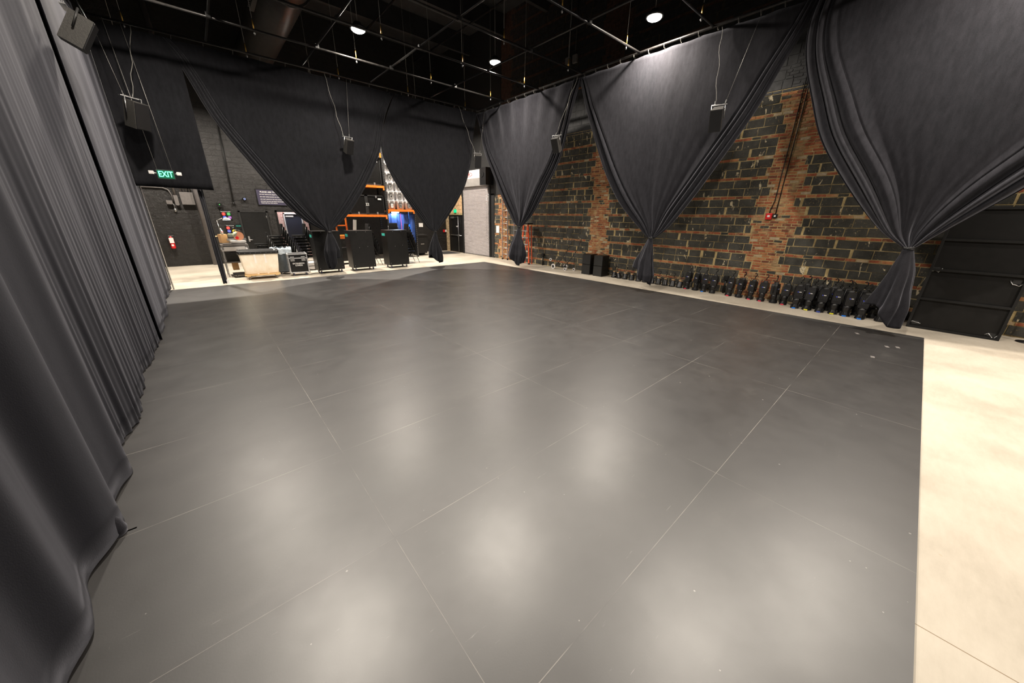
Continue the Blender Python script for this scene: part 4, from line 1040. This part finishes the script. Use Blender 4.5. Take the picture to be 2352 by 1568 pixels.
# blue tarp & strip light
t = empty('blue_tarp', (7.9, RY+.06, 0), 0, 'shiny blue tarp hanging under the bins of the storage rack', 'tarp')
b = MB(); g = []
for i in range(21):
    row = []
    for j in range(41):
        u = j/40; v = i/20; row.append(b.bm.verts.new((-.68+1.36*u, .03*S(u*18+v)+.015*S(u*41), 2.2-1.9*v)))
    g.append(row)
for i in range(20):
    for j in range(40): b.face((g[i][j], g[i][j+1], g[i+1][j+1], g[i+1][j]), 0, True)
o = b.build('sheet', M_BLUE, t); o.modifiers.new('t', 'SOLIDIFY').thickness = .004
MB().box(-.08, -.06, -.06, -.055, 1.1, 2.2).build('pink_rope', mat('pink_rope', (.7, .1, .3), .6), t)
t = empty('work_light', (7.55, RY-.03, 2.24), 0, 'bright white strip light fixed under the orange beam over the blue tarp', 'work light'); MB().box(-.2, .2, -.03, .03, 0, .03).build('fixture', M_HOOD, t); MB().cyl((-.19, 0, -.012), (.19, 0, -.012), .016).build('tube', M_STRIP, t)
l = area('work_light_lamp', (7.55, RY-.06, 2.19), .3, 28, (.75, .85, 1), 180)
# hose coil
t = empty('coiled_air_hose', (8.32, 17.54, 0), 0, 'bright blue coiled air hose hanging at the end of the rack', 'hose')
b = MB(); pts = []
for i in range(260):
    a = i/260; an = i*.75
    base = Vector((-.08+.05*a+.2*max(0, a-.8)*3, 0, 1.66-.85*min(1, a*1.12)))
    pts.append(base+Vector((.045*math.cos(an), .045*S(an), 0)))
b.tube(pts, .012, 5); b.cyl((-.08, 0, 1.66), (-.08, 0, 2.27), .006, 5); b.build('coil', M_HOSE, t)
t = empty('wheeled_bin', (9.15, 18.3, 0), 0, 'black wheeled bin with open lid beside the storage rack', 'bin'); MB().prism([(-.25, .12), (.25, .12), (.32, 1.05), (-.32, 1.05)], -.25, .25, Matrix.Rotation(R(90), 4, 'X')).build('tub', M_BLK, t)
b = MB(); b.box(-.35, .35, -.28, .28, 1.05, 1.12, bev=.01); b.build('rim', M_PLAS, t); b = MB(); b.box(-.1, .1, -.262, -.255, .6, .64); b.build('handle_slot', M_STEEL, t)
b = MB(); b.cyl((-.3, .2, .1), (.3, .2, .1), .1, 14); b.build('wheel_axle', M_PLAS, t)
# orange lift frame
t = empty('orange_lift_frame', (4.78, 16.9, 0), 0, 'orange steel lift frame standing behind the gap between the first two cabinets', 'lift')
b = MB()
for x in (-.25, .18): b.box(x-.03, x+.03, -.03, .03, .1, 1.98, bev=.004)
b.build('mast', M_ORANGE, t)
for z in (1.65, 1.2, .6): MB().box(-.6, .2, -.035, .035, z-.025, z+.025).build('crossbar', M_ORANGE, t)
MB().box(-.2, .3, -.2, .2, 1.1, 1.25, bev=.02).build('control_box', M_ORANGE, t)
MB().box(.22, .36, -.04, -.03, 1.35, 1.95, Matrix.Rotation(R(8), 4, 'Y')).build('instruction_sheet', M_PAPER, t)
b = MB(); b.box(-.3, .3, -.3, .3, .15, .75, bev=.03); b.build('battery_pack', M_PLAS, t); casters(t, [(-.25, -.2), (.25, -.2)], .06)

# ------------------------------------------------------------------ along the brick wall
WX = X1-.015
def ladder_alu(y, label, x=.0):
    t = empty('extension_ladder', (WX-.1-x, y, 0), 0, label, 'ladder')
    for sy_ in (-.2, .2): MB().box(-.03, .03, sy_-.012, sy_+.012, .05, 2.9, bev=.003).build('rail', M_ALU, t); MB().box(-.04, .04, sy_-.02, sy_+.02, .0, .08, bev=.004).build('foot', M_PLAS, t)
    for k in range(9): MB().cyl((0, -.19, .28+k*.3), (0, .19, .28+k*.3), .016).build('rung', M_ALU, t)
    return t
ladder_alu(13.95, 'aluminium ladder against the brick wall, left of the tied curtain'); ladder_alu(13.05, 'aluminium ladder against the wall, mostly hidden behind the tied curtain')
t = empty('step_ladder', (11.5, 12.1, 0), 0, 'orange fibreglass step ladder folded beside the brick wall', 'step ladder')
lx = -.12
for sy_ in (-1, 1):
    MB().prism([(sy_*.27-.03, 0), (sy_*.27+.03, 0), (sy_*.15+.025, 1.8), (sy_*.15-.025, 1.8)], -.02, .02, Matrix(((.0, 0, 1, lx), (1, 0, 0, 0), (0, 1, 0, 0), (0, 0, 0, 1)))).build('front_rail', M_OLAD, t)
    MB().prism([(sy_*.24-.02, 0), (sy_*.24+.02, 0), (sy_*.13+.02, 1.75), (sy_*.13-.02, 1.75)], -.015, .015, Matrix(((.0, 0, 1, .1), (1, 0, 0, 0), (0, 1, 0, 0), (0, 0, 0, 1)))).build('rear_rail', M_OLAD, t)
for k in range(5):
    z = .3+k*.3; hw = .27-.12*z/1.8; MB().box(lx-.05, lx+.04, -hw, hw, z-.02, z+.02, bev=.003).build('step', M_ALU, t)
MB().box(lx-.08, .14, -.19, .19, 1.78, 1.84, bev=.015).build('top_cap', M_PLAS, t)
for sy_ in (-.27, .27): MB().box(lx-.04, lx+.04, sy_-.04, sy_+.04, 0, .06, bev=.005).build('foot', M_PLAS, t)
t = empty('floor_box_stub', (11.72, 11.25, 0), 0, 'short black pipe with square head by the wall, left of the folding cart', 'pipe stand'); MB().cyl((0, 0, 0), (0, 0, .42), .03).build('pipe', M_BLK, t); MB().box(-.05, .05, -.06, .06, .42, .53, bev=.006).build('head', M_BLK, t)
t = empty('cable_post', (11.72, 3.55, 0), 0, 'black pipe stub with square head between the tall lights on the floor', 'pipe stand'); MB().cyl((0, 0, 0), (0, 0, .42), .025).build('pipe', M_BLK, t); MB().box(-.05, .05, -.06, .06, .4, .52, bev=.006).build('head', M_BLK, t)
# folding hand cart
t = empty('folding_cart', (0, 0, 0), 0, 'folding black tube hand cart with small wheels leaning by the brick wall', 'hand cart')
def pth(pts): return [(x, y, z) for x, y, z in pts]
for k, (x, off) in enumerate(((11.3, 0), (11.55, -.28))):
    MB().tube(pth([(x, 10.1+off, .12), (x, 9.75+off, .45), (x, 9.45+off, .85), (x+.0, 9.28+off, 1.28)]), .013, 6).build('handle_rail', M_PLAS, t)
    MB().tube(pth([(x, 9.55+off, .1), (x, 9.55+off, .8)]), .012, 6).build('upright', M_PLAS, t)
    MB().tube(pth([(x, 10.4+off, .62), (x, 10.15+off, .5), (x, 9.85+off, .2)]), .013, 6).build('front_arm', M_PLAS, t)
b = MB(); b.cyl((11.3, 9.45, .84), (11.55, 9.2, .84), .012, 6); b.tube([(11.3, 9.28, 1.28), (11.36, 9.05, 1.2), (11.5, 8.92, 1.2), (11.55, 9.0, 1.28)], .013, 6); b.cyl((11.3, 10.1, .12), (11.55, 9.8, .12), .012, 6); b.cyl((11.3, 9.55, .12), (11.3, 10.1, .12), .012, 6); b.cyl((11.55, 9.27, .12), (11.55, 9.82, .12), .012, 6); b.tube([(11.3, 10.4, .62), (11.45, 10.3, .64), (11.55, 10.12, .62)], .013, 6); b.build('crossbars', M_PLAS, t)
for (x, y, z, r) in ((11.27, 10.18, .11, .11), (11.58, 9.75, .11, .11), (11.3, 9.53, .06, .06), (11.55, 9.26, .06, .06), (11.3, 10.38, .38, .06)):
    c = empty('wheel', (x, y, z)); c.parent = t
    MB().cyl((-.018, 0, 0), (.018, 0, 0), r, 20).build('tyre', M_HOOD, c); MB().cyl((-.022, 0, 0), (.022, 0, 0), r*.55, 14).build('hub', M_MATTE, c)
# speaker cubes
for i, (x, y0, y1) in enumerate(((11.21, 8.2, 8.6), (11.18, 7.62, 8.03))):
    for k in range(2):
        t = empty('speaker_cube', (x, (y0+y1)/2, k*.39), 0, 'black square speaker box, %s of the %s stack by the brick wall' % (('lower', 'upper')[k], ('left', 'right')[i]), 'speaker', 'black speaker boxes stacked by the wall')
        MB().box(0, .42, -.2, .2, .0, .385, bev=.008).build('cabinet', M_BOX, t); MB().box(-.006, .0, -.185, .185, .015, .37).build('grille', M_MATTE, t)
        MB().box(.13, .22, -.203, -.2, .2, .27).build('handle_recess', M_BLK, t)
# small fresnel/par lights standing face down
def par():
    t = empty('par_light')
    MB().lathe([(0, .0), (.095, .0), (.1, .01), (.098, .03), (.09, .05), (.075, .17), (.065, .2), (.03, .215), (0, .215)], n=22).build('body', M_PLAS, t)
    b = MB(); b.tube([(0, -.1, .13), (0, -.115, .2), (0, -.1, .3), (0, .0, .315), (0, .1, .3), (0, .115, .2), (0, .1, .13)], .007, 6); b.build('yoke', M_PLAS, t)
    b = MB(); b.cyl((0, 0, .31), (0, 0, .36), .01, 8); b.tube([(0, -.0, .36), (0, -.03, .39), (0, -.03, .43), (0, 0, .455), (0, .02, .43)], .011, 6); b.build('hook_clamp', M_BLK, t)
    MB().cyl((-.06, .1, .13), (-.06, .125, .13), .012, 10).build('knob', M_STEEL, t)
    MB().box(-.05, .05, -.04, .04, .2, .235, bev=.01).build('lamp_base', M_CARD, t)
    return t
P0 = par(); py = [7.27, 7.03, 6.80, 6.53, 6.26, 6.0, 5.75, 5.52, 5.28, 5.03, 4.80]
for i, y in enumerate(py):
    t = P0 if i == 0 else dup(P0)
    t.location = (11.48, y, 0); t.rotation_euler = (0, R(8)+rnd.uniform(-.05, .05), rnd.uniform(-.4, .4))
    if i == 1: t.rotation_euler = (R(-18), R(8), .3)
    tag(t, 'short black stage light on the floor, %s' % ('leftmost of its row beside the speaker boxes' if i == 0 else ('tilted sideways, second of its row' if i == 1 else ('half hidden behind the curtain tail, left of it' if i == 4 else ('hidden behind the hanging curtain tail' if i == 5 else ('rightmost of its row, next to the tall lights' if i == 10 else '%s in the row from the left' % ordn[i]))))), 'stage light', 'short stage lights on the floor')
# ellipsoidals standing on their lens tubes
def ers(big=False):
    t = empty('profile_spotlight'); s = 1
    MB().lathe([(0, 0), (.085, 0), (.088, .02), (.062, .09), (.06, .12), (.07, .13), (.07, .2), (.075, .25), (0, .25)], n=16).build('lens_tube', M_PLAS, t)
    b = MB(); b.prism([(-.075, .25), (.075, .25), (.085, .3), (.085, .5), (.07, .56), (-.07, .56), (-.085, .5), (-.085, .3)], -.075, .075, Matrix(((0, 0, 1, 0), (1, 0, 0, 0), (0, 1, 0, 0), (0, 0, 0, 1)))); b.build('housing', M_PLAS, t)
    MB().lathe([(.0, .5), (.062, .52), (.062, .58), (.045, .61), (0, .61)], n=16).build('lamp_cap', M_MATTE, t)
    b = MB()
    for k in range(5): b.box(-.08, .08, -.065+k*.028, -.055+k*.028, .32, .5)
    b.build('cooling_fins', M_MATTE, t)
    b = MB(); b.tube([(0, -.1, .3), (0, -.115, .45), (0, -.1, .62), (0, 0, .64), (0, .1, .62), (0, .115, .45), (0, .1, .3)], .008, 6); b.build('yoke', M_PLAS, t)
    b = MB(); b.cyl((0, 0, .64), (0, 0, .7), .012, 8); b.tube([(0, 0, .69), (0, -.03, .72), (0, -.03, .77), (0, .0, .8), (0, .025, .77)], .013, 6); b.build('hook_clamp', M_BLK, t)
    MB().box(-.082, -.079, -.045, .0, .41, .425).build('badge', M_HOOD, t); MB().box(-.082, -.079, .01, .03, .41, .425).build('blue_badge', mat('badge_blue', (.05, .08, .7), .5), t)
    MB().cyl((-.03, -.11, .35), (-.03, -.135, .35), .016, 10).build('knob', M_PLAS, t)
    b = MB()
    for a in (0, 90, 180, 270): b.box(.07, .1, -.004, .004, .0, .1, Matrix.Rotation(R(a+45), 4, 'Z'))
    b.lathe([(.078, .0), (.084, .0), (.084, .012), (.078, .012), (.078, 0)], n=16)
    b.build('frame_holder', M_PLAS, t)
    return t
E0 = ers()
ey = [(11.48, 4.56, 'red'), (11.46, 4.28, None), (11.45, 4.03, 'blue'), (11.42, 3.76, None), (11.43, 3.31, 'red'), (11.42, 3.04, None), (11.4, 2.755, 'red'), (11.38, 2.48, 'red'), (11.4, 2.19, None), (11.4, 1.97, 'red'),
      (11.18, 1.675, 'blue'), (11.18, 1.43, 'yellow'), (11.17, 1.18, 'dark blue'), (11.2, .936, 'yellow'), (11.18, .71, 'blue'), (11.13, .446, 'blue'),
      (11.52, 1.62, None), (11.52, 1.34, None), (11.52, 1.06, None), (11.52, .8, None), (11.5, .54, None), (11.45, .27, None), (11.2, .12, None)]
for i, (x, y, tp) in enumerate(ey):
    t = dup(E0)
    t.location = (x, y, 0); t.rotation_euler = (0, R(5)+rnd.uniform(-.03, .03), rnd.uniform(-.5, .5) if i != 8 else 1.3)
    s_ = .92 if i < 10 else 1.0; t.scale = (s_*1.05, s_*1.05, s_)
    row = 'front row' if i < 16 else 'back row'
    tag(t, 'tall black stage light on its lens, %s, %s from left%s' % (row, ordn[i] if i < 12 else ['thirteenth', 'fourteenth', 'fifteenth', 'sixteenth', 'first', 'second', 'third', 'fourth', 'fifth', 'sixth', 'seventh'][i-12], (', with %s tape' % tp) if tp else ''), 'stage light', 'tall stage lights on the floor')
    if tp:
        M_ = Matrix.Rotation(-t.rotation_euler[2], 4, 'Z'); b = MB(); b.box(-.105, -.085, -.035, .035, .0, .022, M_); b.build('tape_strip', TAPE[tp], t)
for c_ in list(E0.children): bpy.data.objects.remove(c_)
bpy.data.objects.remove(E0)
# fire alarm on the column
t = empty('fire_alarm_pull', (X1-.06, 2.88, 2.22), 0, 'red fire alarm pull with white emblem on the brick column', 'fire alarm'); MB().box(0, .06, -.07, .07, -.08, .08, bev=.008).build('pull_station', M_RED, t); MB().box(-.006, 0, -.03, .03, -.02, .03).build('emblem', M_WHITE, t)
MB().tube([(.03, .0, .08), (.03, .0, .16), (.03, -.05, .38), (.03, -.05, 3.2)], .012, 6).build('conduit', M_BLK, t)
t = empty('control_box', (X1-.06, 2.74, 2.23), 0, 'small black box with white label right of the red fire alarm', 'control box'); MB().box(0, .06, -.05, .05, -.05, .05, bev=.005).build('box', M_BLK, t); MB().box(-.003, 0, -.02, .02, -.02, .02).build('label_patch', M_WHITE, t)
MB().tube([(.03, .0, .05), (.03, .0, 3.25)], .012, 6).build('conduit', M_BLK, t)
# leaning flat (platform deck) seen from its framed back
t = empty('leaning_stage_deck', (11.12, -.9, 0), 0, 'black framed stage deck leaning against the brick wall at right', 'stage deck')
T = Matrix.Rotation(R(8), 4, 'Y')
MB().box(.05, .075, -.61, .61, 0.02, 2.44, T).build('deck_board', M_BOX, t)
for y in (-.61, .57): MB().box(0, .05, y, y+.04, .0, 2.44, T, bev=.003).build('side_frame', M_BLK, t)
for z in (0.0, .6, 1.2, 1.8, 2.4): MB().box(0, .05, -.57, .57, z, z+.045, T, bev=.003).build('cross_rail', M_BLK, t)
rb = random.Random(5)
for (y, z) in ((.5, .12), (-.5, .1), (.52, 1.25), (-.5, 1.12)):
    b = MB(); b.box(.042, .05, y-.05, y+.05, z-.04, z+.03, T)
    b.build('hardware_plate', M_MATTE, t)
    b = MB(); pts = [T @ Vector((.036, y-.08+.04*q, z-.05+rb.uniform(-.03, .07))) for q in range(5)]; b.tube(pts, .009, 5); b.build('worn_fitting', M_STEEL, t)
t = empty('microphone_stand', (11.42, -1.86, 0), 0, 'black round-based stand beside the leaning deck at the right edge', 'stand'); MB().lathe([(.14, 0), (.14, .015), (.03, .04), (.015, .06)], n=24).build('base', M_PLAS, t); MB().cyl((0, 0, .05), (.1, 0, 1.5), .012).build('pole', M_PLAS, t)
